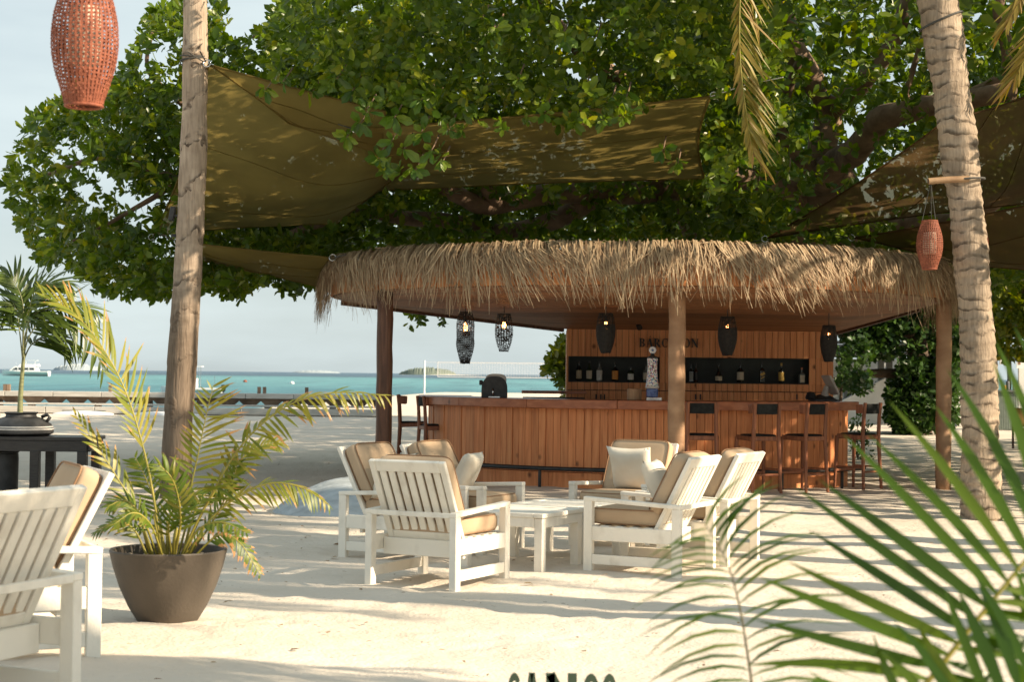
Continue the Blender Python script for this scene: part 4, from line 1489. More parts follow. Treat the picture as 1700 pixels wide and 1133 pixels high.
# scatter pillows
def make_pillow(label, m4, s=.42):
    t = MB()
    n = 14
    def sh(sign):
        def fn(u, v):
            a, b = 2 * u - 1, 2 * v - 1
            th = .075 * ((1 - a ** 4) * (1 - b ** 4)) ** .6
            pin = 1 - .10 * (1 - abs(a) ** 2) * abs(b) ** 3
            pin2 = 1 - .10 * (1 - abs(b) ** 2) * abs(a) ** 3
            wr = .006 * math.sin(5 * a + 3 * b) * math.sin(4 * b)
            return (a * s / 2 * pin2, b * s / 2 * pin, sign * (th + wr * (th / .075)))
        return fn
    t.grid(sh(1), n, n)
    t.grid(sh(-1), n, n)
    me = t.mesh('pillow', 'cream_fabric', smooth=True)
    bm = bmesh.new(); bm.from_mesh(me); bmesh.ops.remove_doubles(bm, verts=bm.verts, dist=.0008); bmesh.ops.recalc_face_normals(bm, faces=bm.faces); bm.to_mesh(me); bm.free()
    o = link('pillow', me)
    o.matrix_world = m4
    tag(o, label, 'pillow', 'cream scatter pillows')
    return o
def on_chair(ch, dx, lift, fwd, tilt, spin=0):
    base = chain(ch)
    return base @ Matrix.Translation((dx, -.09 + fwd, .66 + lift)) @ Matrix.Rotation(spin, 4, 'Z') @ Matrix.Rotation(R(90 + tilt), 4, 'X')
make_pillow('square cream pillow standing upright against the chair back that faces the viewer', on_chair(placed[5], -.02, .01, .02, -22), .43)
make_pillow('cream pillow in the side-on chair behind the palm leaves', on_chair(placed[1], .07, .0, .05, -24, R(8)), .40)
make_pillow('sunlit cream pillow in the chair beside the grey mound', on_chair(placed[3], .10, -.01, .05, -24, R(-6)), .42)
make_pillow('sunlit cream pillow in the half hidden chair before the bar planks', on_chair(placed[4], -.10, -.02, .06, -24, R(10)), .40)

# ------------------------------------------------------------------ coffee tables
def make_table(label, origin):
    t = thing('coffee_table', label, 'coffee table', origin, math.atan2(E1.y, E1.x), 'white slatted coffee tables')
    w_, l_ = .72, .74            # along e1, along e2
    for x in (.045, w_ - .045):
        for y in (.045, l_ - .045):
            part(MB().box((x, y, .185), (.07, .07, .43)), 'leg', 'white_paint', t, bevel=.004)
    for y in (.02, l_ - .02):
        part(MB().box((w_ / 2, y, .365), (w_ - .16, .028, .075)), 'apron', 'white_paint', t, bevel=.004)
        part(MB().box((w_ / 2, y + (.022 if y < .1 else -.022), .420), (w_, .085, .034)), 'top_frame', 'white_paint', t, bevel=.004)
    for x in (.02, w_ - .02):
        part(MB().box((x, l_ / 2, .365), (.028, l_ - .16, .075)), 'apron', 'white_paint', t, bevel=.004)
        part(MB().box((x + (.022 if x < .1 else -.022), l_ / 2, .420), (.085, l_ - .172, .034)), 'top_frame', 'white_paint', t, bevel=.004)
    n = 8
    for k in range(n):
        x = .088 + (w_ - .176) * (k + .5) / n
        part(MB().box((x, l_ / 2, .421), ((w_ - .176) / n - .018, l_ - .172, .022)), 'top_slat', 'white_paint', t, bevel=.003)
    return t
o0 = Vector((.25, 12.86, 0))
t1 = make_table('white slatted coffee table with its corner towards the viewer', o0)
t2 = copy_tree(t1); t2.location = o0 + E1 * .80; t2['label'] = 'second white coffee table pushed against the nearer one'

# ------------------------------------------------------------------ black side table and vase
tb = P(153, 728, 18.6)
t = thing('console_table', 'long low black table under the dark vase', 'table', (tb.x - .9, 18.9, 0))
for k in range(4):
    part(MB().box((0, -.27 + k * .18, .735), (1.78, .174, .04)), 'top_board', 'black_wood', t, bevel=.004)
for y in (-.33, .33):
    part(MB().box((0, y, .655), (1.70, .03, .12)), 'apron', 'black_wood', t, bevel=.003)
for x in (-.86, .86):
    part(MB().box((x, 0, .655), (.03, .62, .12)), 'apron', 'black_wood', t, bevel=.003)
for x in (-.80, .28, .80):
    for y in (-.31, .31):
        part(MB().bar((x, y, -.02), (x, y, .60), .10, .10), 'leg', 'black_wood', t, bevel=.006)
m = MB(); m.lathe([(.28, 0), (.34, .12), (.33, .40), (.25, .55), (.20, .58)], 28, (-.22, .02, 0)); 
uv = thing('storage_jar', 'black round jar standing under the console table', 'jar', (tb.x - 1.12, 18.92, 0))
part(MB().lathe([(.20, -.01), (.21, .02), (.215, .50), (.21, .555), (.19, .56), (.18, .3)], 28), 'body', 'vase', uv, smooth='auto')
part(MB().lathe([(.215, .562), (.22, .575), (.20, .585)], 28), 'lid', 'vase', uv, smooth='auto')

vx = P(35, 700, 18.9)
v = thing('vase', 'squat dark jar with small handles and a pale band, on the black table', 'vase', (vx.x, 18.9, .757))
part(MB().lathe([(.30, 0), (.355, .03), (.36, .07), (.33, .13), (.24, .19), (.17, .212), (.165, .235), (.19, .255), (.18, .262), (.145, .245), (.14, .12)], 36), 'body', 'vase', v, smooth='auto')
for z, r in ((.075, .360), (.10, .349)):
    part(MB().lathe([(r, z - .008), (r + .003, z), (r - .004, z + .008)], 36, cap=False), 'painted_band', 'vase_band', v)
for s in (-1, 1):
    part(MB().tube([(s * .285, -.02, .15), (s * .33, -.03, .205), (s * .30, -.03, .235), (s * .235, -.02, .21)], .02, 8), 'handle', 'vase', v, smooth=True)

# ------------------------------------------------------------------ palm leaves
def leaflet_unit(curve, fold=.16, tipw=0):
    us = (0, .12, .35, .62, .85, 1)
    ws = (.25, .8, 1.0, .82, .42, .02)
    vs, al = [], []
    for u, wv in zip(us, ws):
        z = -curve * u ** 2
        x = u * (1 - .28 * curve * u)
        for s in (-1, 0, 1):
            vs.append((x, s * wv * .5, z + (0 if s == 0 else fold * wv * .03)))
            al.append(u)
    fs = []
    for i in range(5):
        for j in (0, 1):
            fs.append((i * 3 + j, i * 3 + j + 1, (i + 1) * 3 + j + 1, (i + 1) * 3 + j))
    return np.array(vs), np.array(fs), np.array(al)
UNITS = [leaflet_unit(c) for c in (.06, .18, .34, .55)]
UNIT_MESH = {}
def unit_mesh(i, mat):
    if (i, mat) not in UNIT_MESH:
        v_, f_, a_ = UNITS[i]
        UNIT_MESH[(i, mat)] = np_mesh('leaflet', v_, f_, mat, smooth=True, along=a_)
    return UNIT_MESH[(i, mat)]

def spline(pts, n):
    """smooth curve through the points"""
    pts = [Vector(p) for p in pts]
    ext = [pts[0] * 2 - pts[1]] + pts + [pts[-1] * 2 - pts[-2]]
    outp = []
    m = len(pts) - 1
    for i in range(n + 1):
        u = i / n * m
        k = min(int(u), m - 1)
        f = u - k
        a, b, c, d = ext[k:k + 4]
        outp.append(.5 * ((2 * b) + (c - a) * f + (2 * a - 5 * b + 4 * c - d) * f ** 2 + (3 * b - a - 3 * c + d) * f ** 3))
    return outp

def frond(parent, pts, pairs, length, width, mat, rach='rachis', r0=.012, up=(0, 0, 1), ang=(70, 25), start=.15, dih=.15, curve=(1, 2), objects=True, sides=(1, 1), gravity=0.0, jitter=.12, lenfn=None, name='frond', bend=False):
    """pts in the parent's own coordinates"""
    n = 48
    cv = spline(pts, n)
    rad = [r0 * (1 - .8 * i / n) for i in range(n + 1)]
    fo = part(MB().tube(cv[::2], rad[::2], 6), name, rach, parent, smooth=True)
    V, Fc, AL, TI = [], [], [], []
    off = 0
    up = Vector(up)
    for k in range(pairs):
        for si, s in enumerate((-1, 1)):
            if sides[si] <= 0: continue
            t = start + (1 - start) * (k + .5 + .25 * s) / pairs
            i = min(int(t * n), n - 1)
            p = cv[i].lerp(cv[i + 1], t * n - i)
            T = (cv[min(i + 2, n)] - cv[max(i - 1, 0)]).normalized()
            nn = up - T * up.dot(T)
            if nn.length < .05: nn = Vector((0, -1, 0)) - T * Vector((0, -1, 0)).dot(T)
            nn.normalize()
            Sv = T.cross(nn)
            a_ = ang if len(ang) == 2 or s < 0 else ang[2:]
            a = R(a_[0] + (a_[1] - a_[0]) * t) + random.gauss(0, jitter)
            d = T * math.cos(a) + Sv * s * math.sin(a) + nn * (dih + random.gauss(0, jitter * .6))
            d.z -= gravity * (.6 + .8 * random.random())
            d.normalize()
            lf = lenfn(t) if lenfn else (math.sin(PI * min(1, (.16 + .80 * t))) ** .7)
            Ln = length * lf * sides[si] * random.uniform(.86, 1.1)
            Wd = width * random.uniform(.85, 1.15) * (.55 + .45 * lf)
            nz_ = (nn - d * nn.dot(d)).normalized()
            if gravity > .4 or abs(nz_.z) < .05:
                zz = Vector((0, 0, 1)) - d * d.z
                if zz.length > .1: nz_ = (nz_ + zz.normalized() * .8).normalized()
                nz_ = (nz_ - d * nz_.dot(d)).normalized()
            if bend:
                zz = Vector((0, -.35, 1)) - d * Vector((0, -.35, 1)).dot(d)
                if zz.length > .1: nz_ = zz.normalized()
            Yv = nz_.cross(d)
            m4 = Matrix(((d.x * Ln, Yv.x * Wd, nz_.x * Ln, p.x), (d.y * Ln, Yv.y * Wd, nz_.y * Ln, p.y), (d.z * Ln, Yv.z * Wd, nz_.z * Ln, p.z), (0, 0, 0, 1)))
            ui = random.randint(*curve)
            if objects:
                o = link('leaflet', unit_mesh(ui, mat), fo, local=True)
                o.matrix_local = m4
            else:
                v_, f_, a_ = UNITS[ui]
                A = np.array(m4)
                V.append(v_ @ A[:3, :3].T + A[:3, 3])
                Fc.append(f_ + off); off += len(v_)
                AL.append(a_); TI.append(np.full(len(f_), random.random()))
    if not objects and V:
        me = np_mesh('leaflets', np.concatenate(V), np.concatenate(Fc), mat, smooth=True, tint=np.concatenate(TI), along=np.concatenate(AL))
        tag(link('leaflets', me, fo, local=True), kind='stuff')
    return fo

# ------------------------------------------------------------------ planter with the yellowing palm
PD = 9.75
pc = P(278, 1030, PD)
pl = thing('potted_palm', 'yellowing feather palm with dry leaf tips in the bowl planter', 'palm', (pc.x, PD, .07))
pot = thing('planter', 'dark taupe tapered bowl planter standing on the sunny sand', 'planter', (pc.x, PD, .04))
part(MB().lathe([(.13, -.02), (.150, .0), (.172, .02), (.226, .11), (.276, .22), (.312, .33), (.335, .425), (.331, .433), (.312, .430), (.305, .405), (.285, .33)], 56), 'bowl', 'pot', pot, smooth='auto')
sm = MB(); sm.grid(lambda u, v: ((.05 + .245 * v) * math.cos(2 * PI * u), (.05 + .245 * v) * math.sin(2 * PI * u), .365 + .02 * math.sin(9 * u) * v + .012 * math.sin(23 * u + 7 * v)), 40, 6)
sm.add([(.05 * math.cos(2 * PI * i / 40), .05 * math.sin(2 * PI * i / 40), .37) for i in range(40)], [tuple(range(40))])
part(sm, 'soil', 'soil', pot)
for k in range(46):
    a, r = random.uniform(0, 2 * PI), .27 * math.sqrt(random.random())
    s = random.uniform(.012, .030)
    st = superbox(s * 2, s * 1.5, s * 1.1, .8, 8, 5)
    o = part(st, 'pebble', 'stone', pot, smooth=True)
    o.location = (r * math.cos(a), r * math.sin(a), .378); o.rotation_euler = (0, random.uniform(-.4, .4), random.uniform(0, 6))
def pp(lst, dd=0):
    res = []
    for q in lst:
        d = PD + (q[2] if len(q) > 2 else 0) + dd
        res.append(P(q[0], q[1], d) - pl.location)
    return res
cmf = lambda t: (.55 + .75 * math.sin(PI * min(1, .1 + .85 * t))) * (1.0 if t < .92 else .8)
# (points, pairs, length, up, angles, start, side lengths, gravity, as objects)
FR = [
    ([(268, 925), (254, 820), (234, 730), (205, 642), (165, 570), (120, 518), (72, 490)], 34, .25, (.75, -.55, .5), (52, 26), .30, (.55, 1.0), 0, True, (0, 1)),
    ([(300, 925), (336, 850), (390, 755), (440, 700), (500, 664), (570, 652), (640, 657)], 36, .165, (-.15, -.75, .6), (64, 34), .22, (.75, 1.0), .5, True, (1, 2)),
    ([(255, 925), (228, 850), (192, 790), (160, 740), (124, 688)], 13, .14, (.3, -.6, .6), (45, 25), .25, (.7, 1.0), 0, True, (1, 2)),
    ([(285, 925), (308, 845), (325, 772), (338, 710), (354, 640)], 22, .24, (0, -1, .15), (74, 45), .22, (.55, 1.0), .05, True, (0, 2)),
    ([(308, 928), (350, 862), (400, 823), (450, 803), (500, 810), (546, 838)], 24, .145, (0, -.6, .8), (62, 38), .25, (.8, 1.0), .45, True, (1, 2)),
    ([(318, 930), (362, 890), (398, 902), (432, 955)], 18, .095, (0, -.5, .8), (60, 40), .2, (1, 1), .2, False, (1, 2)),
    ([(245, 925), (222, 880), (190, 868), (156, 888)], 18, .09, (0, -.5, .8), (60, 40), .2, (1, 1), .1, False, (1, 2)),
    ([(303, 925, .1), (345, 835, .2), (392, 772, .25), (430, 742, .3), (470, 735, .35)], 20, .125, (-.2, -.6, .7), (55, 40), .3, (1, 1), .05, True, (1, 2)),
    ([(262, 925, -.1), (236, 860, -.2), (208, 832, -.25), (178, 842, -.3)], 18, .10, (.1, -.6, .8), (55, 40), .2, (1, 1), .1, False, (1, 2)),
    ([(290, 925, -.1), (300, 860, -.2), (288, 800, -.3), (262, 770, -.35)], 20, .11, (0, -.8, .5), (55, 40), .2, (1, 1), .1, False, (1, 2)),
    ([(275, 925, .1), (262, 850, .15), (240, 790, .2), (224, 760, .25)], 18, .115, (0, -.8, .5), (55, 40), .2, (1, 1), .05, False, (1, 2)),
    ([(295, 925, .1), (318, 850, .2), (352, 815, .25), (398, 812, .3)], 18, .11, (0, -.6, .8), (55, 40), .2, (1, 1), .15, False, (1, 2)),
    ([(270, 925, -.1), (250, 872, -.25), (222, 852, -.35), (188, 872, -.45)], 16, .09, (0, -.5, .8), (55, 40), .2, (1, 1), .15, False, (1, 2)),
    ([(300, 930, -.15), (330, 880, -.3), (368, 868, -.4), (410, 886, -.5)], 17, .095, (0, -.5, .8), (55, 40), .2, (1, 1), .2, False, (1, 2)),
    ([(285, 925, .0), (280, 870, -.1), (300, 830, -.15), (335, 822, -.2)], 17, .10, (0, -.7, .6), (55, 40), .2, (1, 1), .1, False, (1, 2)),
    ([(312, 925, .1), (352, 868, .15), (382, 810, .1), (396, 765, .1)], 17, .11, (-.2, -.7, .6), (55, 40), .25, (1, 1), .05, False, (1, 2)),
]
for pts, pairs, ln, up, ang, st, sd, gr, ob, cu in FR:
    frond(pl, pp(pts), pairs, ln, .0185 if ob else .017, 'leaflet' if ob else 'leaflet_stuff', 'rachis', .0085, up, ang, st, .10, cu, ob, sd, gr, .12, cmf)
for k in range(9):
    a = random.uniform(0, 2 * PI)
    b = Vector((.10 * math.cos(a), .10 * math.sin(a), .32))
    tp = Vector((.22 * math.cos(a), .2 * math.sin(a), .32 + random.uniform(.16, .34)))
    part(MB().tube([b, b.lerp(tp, .5) + Vector((0, 0, .03)), tp], [.011, .009, .006], 6), 'stem', 'rachis', pl, smooth=True)

# ------------------------------------------------------------------ palm growing in the vase
vp = thing('vase_palm', 'young green palm with arching fronds growing in the dark vase', 'palm', (vx.x, 18.9, .95))
def vpt(lst):
    return [P(q[0], q[1], 18.9 + (q[2] if len(q) > 2 else 0)) - vp.location for q in lst]
part(MB().tube(spline(vpt([(33, 697), (34, 660), (37, 620), (40, 585)]), 10), [.034, .032, .030, .028, .027, .026, .024, .022, .02, .018, .016], 10), 'stem', 'palm_stem', vp, smooth=True)
for pts, ln, gr in (([(38, 600), (42, 555), (60, 520), (100, 515), (140, 545), (172, 615)], .42, .35), ([(38, 600), (38, 550), (38, 505), (25, 470), (4, 452)], .34, .1), ([(38, 600), (46, 540), (55, 495), (80, 470), (115, 470)], .38, .1),
                    ([(38, 600), (48, 560), (75, 525), (115, 505), (165, 520)], .40, .3), ([(38, 600), (33, 555), (28, 520), (18, 500), (12, 530)], .34, .3), ([(38, 600), (40, 545, -.2), (52, 500, -.4), (62, 470, -.5)], .36, .1),
                    ([(38, 600), (55, 570, .1), (90, 560, .2), (130, 575, .3)], .36, .3)):
    frond(vp, vpt(pts), 22, ln, .036, 'palm_dark', 'palm_stem', .010, (0, -.5, .8), (62, 30), .28, .1, (1, 3), False, (1, 1), gr, .12, cmf)

# ------------------------------------------------------------------ palm close to the lens
FD = 3.5
fp = thing('feather_palm', 'fresh green palm fronds rising blurred close to the viewer', 'palm', tuple(Vector((P(1500, 1133, FD).x, FD, 0))))
def fpt(lst):
    return [P(q[0], q[1], FD + (q[2] if len(q) > 2 else 0)) - fp.location for q in lst]
lf_ = lambda t: .8 + .3 * math.sin(PI * t)
frond(fp, fpt([(1380, 1350), (1470, 1220), (1555, 1115), (1630, 1020), (1712, 920), (1800, 820), (1900, 720)]), 28, .40, .026, 'leaflet_fresh', 'rachis', .008, (.35, -.9, .35), (150, 30, 70, 40), .02, .08, (1, 3), True, (1.0, .8), .02, .07, lf_)
frond(fp, fpt([(1262, 1330, .5), (1255, 1200, .5), (1243, 1100, .5), (1226, 1000, .5), (1205, 930, .5), (1170, 870, .5)]), 22, .24, .015, 'leaflet_fresh', 'rachis_dark', .0045, (0, -.9, .45), (72, 50), .12, .18, (3, 3), True, (.85, 1.0), .0, .10, lambda t: .7 + .5 * math.sin(PI * t), bend=True)
frond(fp, fpt([(1420, 1420, -.1), (1530, 1270, -.15), (1640, 1180, -.2), (1760, 1120, -.2), (1900, 1100, -.2)]), 19, .28, .024, 'leaflet_fresh', 'rachis', .008, (.2, -.8, .6), (100, 60, 60, 40), .05, .10, (1, 3), True, (1.0, .8), .02, .1, lf_)
frond(fp, fpt([(1690, 1420, .2), (1780, 1250, .25), (1860, 1100, .3), (1920, 930, .3), (1950, 780, .3)]), 18, .36, .027, 'leaflet_fresh', 'rachis', .008, (-.3, -.9, .2), (72, 42), .25, .10, (0, 1), True, (1.0, .3), .0, .07, lf_)

# ------------------------------------------------------------------ small letter sign at the lower edge
SD = 6.6
t = thing('letter_sign', 'low dark green sign of free standing capital letters at the near edge', 'sign', (P(930, 1133, SD).x, SD, 0))
sx0 = P(843, 1120, SD).x
stp = P(930, 1119, SD).z
def block_letter(ch, x, z0, wd, h, par):
    m = MB()
    th = wd * .30
    y = SD
    def bar(a, b, c, d, tt=th):
        m.bar((x + a * wd, y, z0 + b * h), (x + c * wd, y, z0 + d * h), .018, tt, (1, 0, 0) if abs(d - b) * h > abs(c - a) * wd else (0, 0, 1))
    def bow(a0, a1):
        n = 18
        vs, fs = [], []
        for i in range(n + 1):
            a = R(a0 + (a1 - a0) * i / n)
            for rr in (1, .46):
                for yy in (-.009, .009):
                    vs.append((x + (.5 + .5 * rr * math.cos(a)) * wd, y + yy, z0 + (.5 + .5 * (rr if rr == 1 else .66) * math.sin(a)) * h))
        for i in range(n):
            o = i * 4
            for q in ((0, 1, 5, 4), (1, 3, 7, 5), (3, 2, 6, 7), (2, 0, 4, 6)):
                fs.append(tuple(o + j for j in q))
        m.add(vs, fs)
    if ch == 'C': bow(40, 320)
    if ch == 'O': bow(0, 360)
    if ch == 'A': bar(.12, 0, .46, 1, th * .9); bar(.88, 0, .54, 1, th * .9); bar(.28, .32, .72, .32, h * .14)
    if ch == 'N': bar(.14, 0, .14, 1); bar(.86, 0, .86, 1); bar(.14, .98, .86, .02)
    if ch == 'S': bow(30, 215); 
    return m.build('letter', 'sign_green', par)
LH = .17
z0 = stp - LH
upx = SD / F
for ch, px, wpx in (('C', 842, 24), ('A', 869, 28), ('N', 907, 50), ('O', 967, 29), ('O', 999, 26)):
    block_letter(ch, P(px, 1120, SD).x, z0, wpx * upx, LH, t)
MB().box((P(932, 1120, SD).x, SD, z0 - .02), (.50, .03, .035)).build('base_rail', 'sign_green', t, bevel=.003)
for px in (860, 1000):
    MB().box((P(px, 1120, SD).x, SD + .002, (z0 - .04) / 2 - .03), (.03, .02, z0 + .01)).build('stake', 'sign_green', t)

# ------------------------------------------------------------------ palm trunks
def trunk(parent, pts, rads, n, ringstep, amp, mat):
    cv = spline(pts, n)
    rc = spline([(r, 0, 0) for r in rads], n)
    rr = []
    for i in range(n + 1):
        z = cv[i].z
        ph = (z / ringstep) % 1.0
        rr.append(rc[i].x * (1 + amp * (.5 - ph) + .5 * amp * math.sin(z * 5.1)) + .004 * mnoise.noise(Vector((0, 0, z * 4))))
    m = MB()
    m.tube(cv, rr, 30)
    # knobbly surface
    c = Vector((0, 0, 0))
    vs = []
    for i, v in enumerate(m.v):
        k = min(i // 30, n)
        ax = cv[k]
        q = Vector(v)
        dv = q - ax
        s = 1 + amp * .9 * mnoise.noise(Vector((q.x * 7, q.y * 7, q.z * 3.2)))
        vs.append(tuple(ax + dv * s))
    m.v = vs
    return m.build('trunk', mat, parent, smooth=True)

TD = 20.0
bp_ = G(293, 832); bp_ = P(293, 800, TD)
lp = thing('palm_tree', 'tall smooth grey palm trunk rising behind the planter', 'palm', (bp_.x, TD, 0))
pts = [(292, 845), (293, 790), (296, 700), (305, 560), (312, 450), (317, 350), (322, 230), (324, 100), (324, 0), (318, -250), (300, -560)]
trunk(lp, [P(x, y, TD) for x, y in pts], [.185, .178, .172, .172, .163, .160, .155, .147, .140, .125, .11], 190, .52, .045, 'trunk_smooth')
ltop = P(300, -560, TD)
def crown(parent, top, n, length, seed, mat='palm_dark', extra=()):
    rnd = random.Random(seed)
    for k in range(n):
        a = 2 * PI * k / n + rnd.uniform(-.2, .2)
        dv = Vector((math.cos(a), math.sin(a), 0))
        e = rnd.uniform(.2, 1.1)
        l = length * rnd.uniform(.85, 1.1)
        pts = [top, top + dv * l * .3 + Vector((0, 0, l * .25 * e)), top + dv * l * .62 + Vector((0, 0, l * (.30 * e - .1))), top + dv * l * .92 + Vector((0, 0, l * (.12 * e - .38)))]
        q = [Vector(p) - parent.location for p in pts]
        frond(parent, q, 34, .75, .05, mat, 'palm_stem', .03, (0, 0, 1), (68, 35), .12, .05, (1, 3), False, (1, 1), .45, .12)
crown(lp, ltop, 11, 3.2, 4)
# wire ties and floodlight on the trunk
for k in range(3):
    pz = P(322, 92 + 5 * k, TD)
    MB().tube([(pz.x + .158 * math.cos(a), TD + .158 * math.sin(a), pz.z + .03 * math.sin(a + k)) for a in np.linspace(0, 2 * PI, 26)], .007, 5).build('wire_tie', 'rope', lp)
fl = thing('flood_light', 'small black flood light clamped to the smooth palm trunk', 'flood light', P(290, 355, TD - .05))
fz = P(289, 355, TD - .05)
MB().box(fz + Vector((-.02, 0, 0)), (.06, .09, .17), Matrix.Rotation(R(10), 3, 'Y')).build('lamp_housing', 'black_metal', fl, bevel=.008)
MB().bar(fz + Vector((.0, 0, -.02)), fz + Vector((.10, .02, -.02)), .03, .02).build('bracket', 'black_metal', fl)
fz2 = P(284, 391, TD - .05)
MB().bar(fz2, fz2 + Vector((.10, .03, .0)), .035, .035).build('lower_bracket', 'black_metal', fl)

TD2 = 18.2
rp_ = P(1630, 862, TD2)
rpm = thing('palm_tree', 'leaning ringed palm trunk beside the thatched bar, base in the sand', 'palm', (rp_.x, TD2, 0))
pts = [(1632, 885), (1630, 855), (1629, 790), (1627, 700), (1624, 600), (1618, 500), (1609, 400), (1599, 300), (1586, 200), (1572, 100), (1556, 0), (1510, -220), (1450, -430)]
trunk(rpm, [P(x, y, TD2) for x, y in pts], [.235, .218, .205, .200, .188, .184, .182, .190, .200, .206, .212, .20, .17], 260, .125, .085, 'trunk_rings')
rtop = P(1450, -430, TD2)
crown(rpm, rtop, 9, 3.0, 8)
for lst, ln, up in (([(1450, -430), (1330, -470), (1255, -260), (1232, -60), (1228, 80), (1238, 180), (1250, 256)], .60, (0, -1, 0)),
                    ([(1450, -430), (1640, -480), (1760, -260), (1765, -60), (1720, 60), (1684, 130)], .55, (0, -1, 0)),
                    ([(1450, -430), (1480, -380), (1600, -320), (1690, -160), (1700, -30), (1672, 40)], .45, (0, -1, 0))):
    q = [P(x, y, TD2 - .3) - rpm.location for x, y in lst]
    frond(rpm, q, 62, ln, .032, 'palm_gold', 'rachis', .016, up, (54, 30, 34, 18) if ln == .60 else (44, 22), .35, .06, (0, 2), False, (1.0, .40) if ln == .60 else (.45, 1.0), .05 if ln == .60 else .25, .08, lambda t: 1.0 if t < .75 else 1.25 - t * .6 + .15)
# rope round the trunk, bamboo arm and its lantern
for k, (py, sl) in enumerate(((35, .10), (300, .02))):
    pz = P(1562 if k == 0 else 1599, py, TD2)
    MB().tube([(pz.x + .225 * math.cos(a), TD2 + .225 * math.sin(a), pz.z + sl * math.cos(a)) for a in np.linspace(0, 2 * PI, 30)], .012, 6).build('rope_tie', 'rope', rpm)
ba, bb = P(1541, 301, TD2 - .22), P(1608, 297, TD2 - .19)
bam = thing('bamboo_arm', 'bamboo pole lashed across the ringed palm trunk, carrying a lantern', 'pole', tuple(ba))
MB().tube([ba, ba.lerp(bb, .5) + Vector((0, 0, .004)), bb], [.034, .036, .034], 14, cap=False).build('bamboo_pole', 'bamboo', bam, smooth=True)
MB().tube([ba + Vector((.01, 0, 0)), bb], [.026, .026], 12).build('dark_plug', 'rope', bam)  # dark plug fills the pole, its colour standing for shade inside
hang = P(1546, 303, TD2 - .22)
rattan(1522, 1565, 367, 447, TD2 - .22, 'terracotta rattan lantern hanging from the bamboo pole on the leaning trunk', hang, 2, .85)
hang2 = P(1636, 297, TD2 + .40)
rattan(1597, 1640, 365, 443, TD2 + .40, 'terracotta rattan lantern mostly hidden behind the leaning ringed trunk', hang2, 3, .6)

# ------------------------------------------------------------------ shade sails
def sail(label, corners, sag, mat, n=22, ripple=.04, seed=0, curve=.10):
    t = thing('shade_sail', label, 'shade sail', tuple(corners[0]), 0, 'mesh shade sails under the tree')
    a, b, c, d = [Vector(x) for x in corners]
    cen = (a + b + c + d) / 4
    m = MB()
    def fn(u, v):
        e = .02 + .96 * u
        p = a.lerp(b, u).lerp(d.lerp(c, u), v)
        p = p.lerp(cen, curve * (4 * u * (1 - u) * (2 * abs(v - .5)) ** 2 + 4 * v * (1 - v) * (2 * abs(u - .5)) ** 2))
        s = 16 * u * (1 - u) * v * (1 - v)
        p = p + Vector((0, 0, -sag * s))
        p.z += ripple * math.sin(u * 9 + v * 4 + seed) * math.sin(v * 7 + seed * 2) * s ** .5
        return p
    m.grid(fn, n, n)
    m.build('mesh_cloth', mat, t, smooth=True)
    edge = [fn(i / n, 0) for i in range(n)] + [fn(1, i / n) for i in range(n)] + [fn(1 - i / n, 1) for i in range(n)] + [fn(0, 1 - i / n) for i in range(n + 1)]
    MB().tube(edge, .014, 5).build('hem', mat, t, smooth=True)
    for (u, v), q in (((0, 0), a), ((1, 0), b), ((1, 1), c), ((0, 1), d))[:1 if seed == 3 else 4]:
        p = fn(u, v)
        o_ = (p - cen).normalized()
        MB().tube([p + o_ * .05 + Vector((.045 * math.cos(k), .02 * math.sin(k), .045 * math.sin(k))) for k in np.linspace(0, 2 * PI, 13)], .008, 5).build('corner_ring', 'chrome', t, smooth=True)
        MB().tube([p + o_ * .09, p + o_ * .30 + Vector((0, 0, .03))], .008, 5).build('tie_rope', 'rope', t)
    for v in (.36, .70):
        MB().tube([fn(i / n, v) + Vector((0, -.004, -.004)) for i in range(n + 1)], .006, 4).build('seam', mat, t, smooth=True)
    return t
sail('broad olive mesh sail tied to the smooth palm trunk above the thatch', [P(346, 108, 19.9), P(770, 225, 21.5), P(560, 372, 26.0), P(255, 392, 25.0)], .35, 'sail', 26, .06, 1, .06)
sail('long olive mesh sail stretched over the middle of the bar roof', [P(596, 215, 20.5), P(1180, 160, 20.0), P(1170, 296, 23.5), P(600, 318, 25.0)], .10, 'sail', 24, .05, 2, .05)
sail('narrow folded edge of mesh sail running down from the smooth palm trunk', [P(350, 108, 19.9), P(640, 185, 20.4), P(640, 260, 21.2), P(480, 205, 20.8)], .12, 'sail', 18, .04, 3, .04)
sail('low olive sail strip reaching from the smooth trunk to the thatch edge', [P(300, 402, 22.5), P(548, 428, 22.6), P(528, 476, 24.0), P(330, 432, 25.0)], .08, 'sail', 16, .03, 4, .06)
sail('brown mesh sail behind the leaning ringed trunk', [P(1275, 395, 23.5), P(1570, 200, 20.0), P(1800, 120, 20.0), P(1800, 330, 24.0)], .25, 'sail_red', 24, .05, 5, .08)
sail('dark brown mesh sail low over the far end of the thatch', [P(1420, 395, 23.0), P(1800, 320, 20.0), P(1820, 460, 22.5), P(1590, 440, 24.8)], .10, 'sail_red', 20, .05, 6, .06)
# guy line from the sail corner
gl = MB().tube([P(1180, 160, 20.0), P(1240, 140, 19.6), P(1300, 128, 19.2)], .006, 5).build('guy_line', 'net')
tag(gl, 'thin pale guy line running up from the corner of the long sail', 'rope')

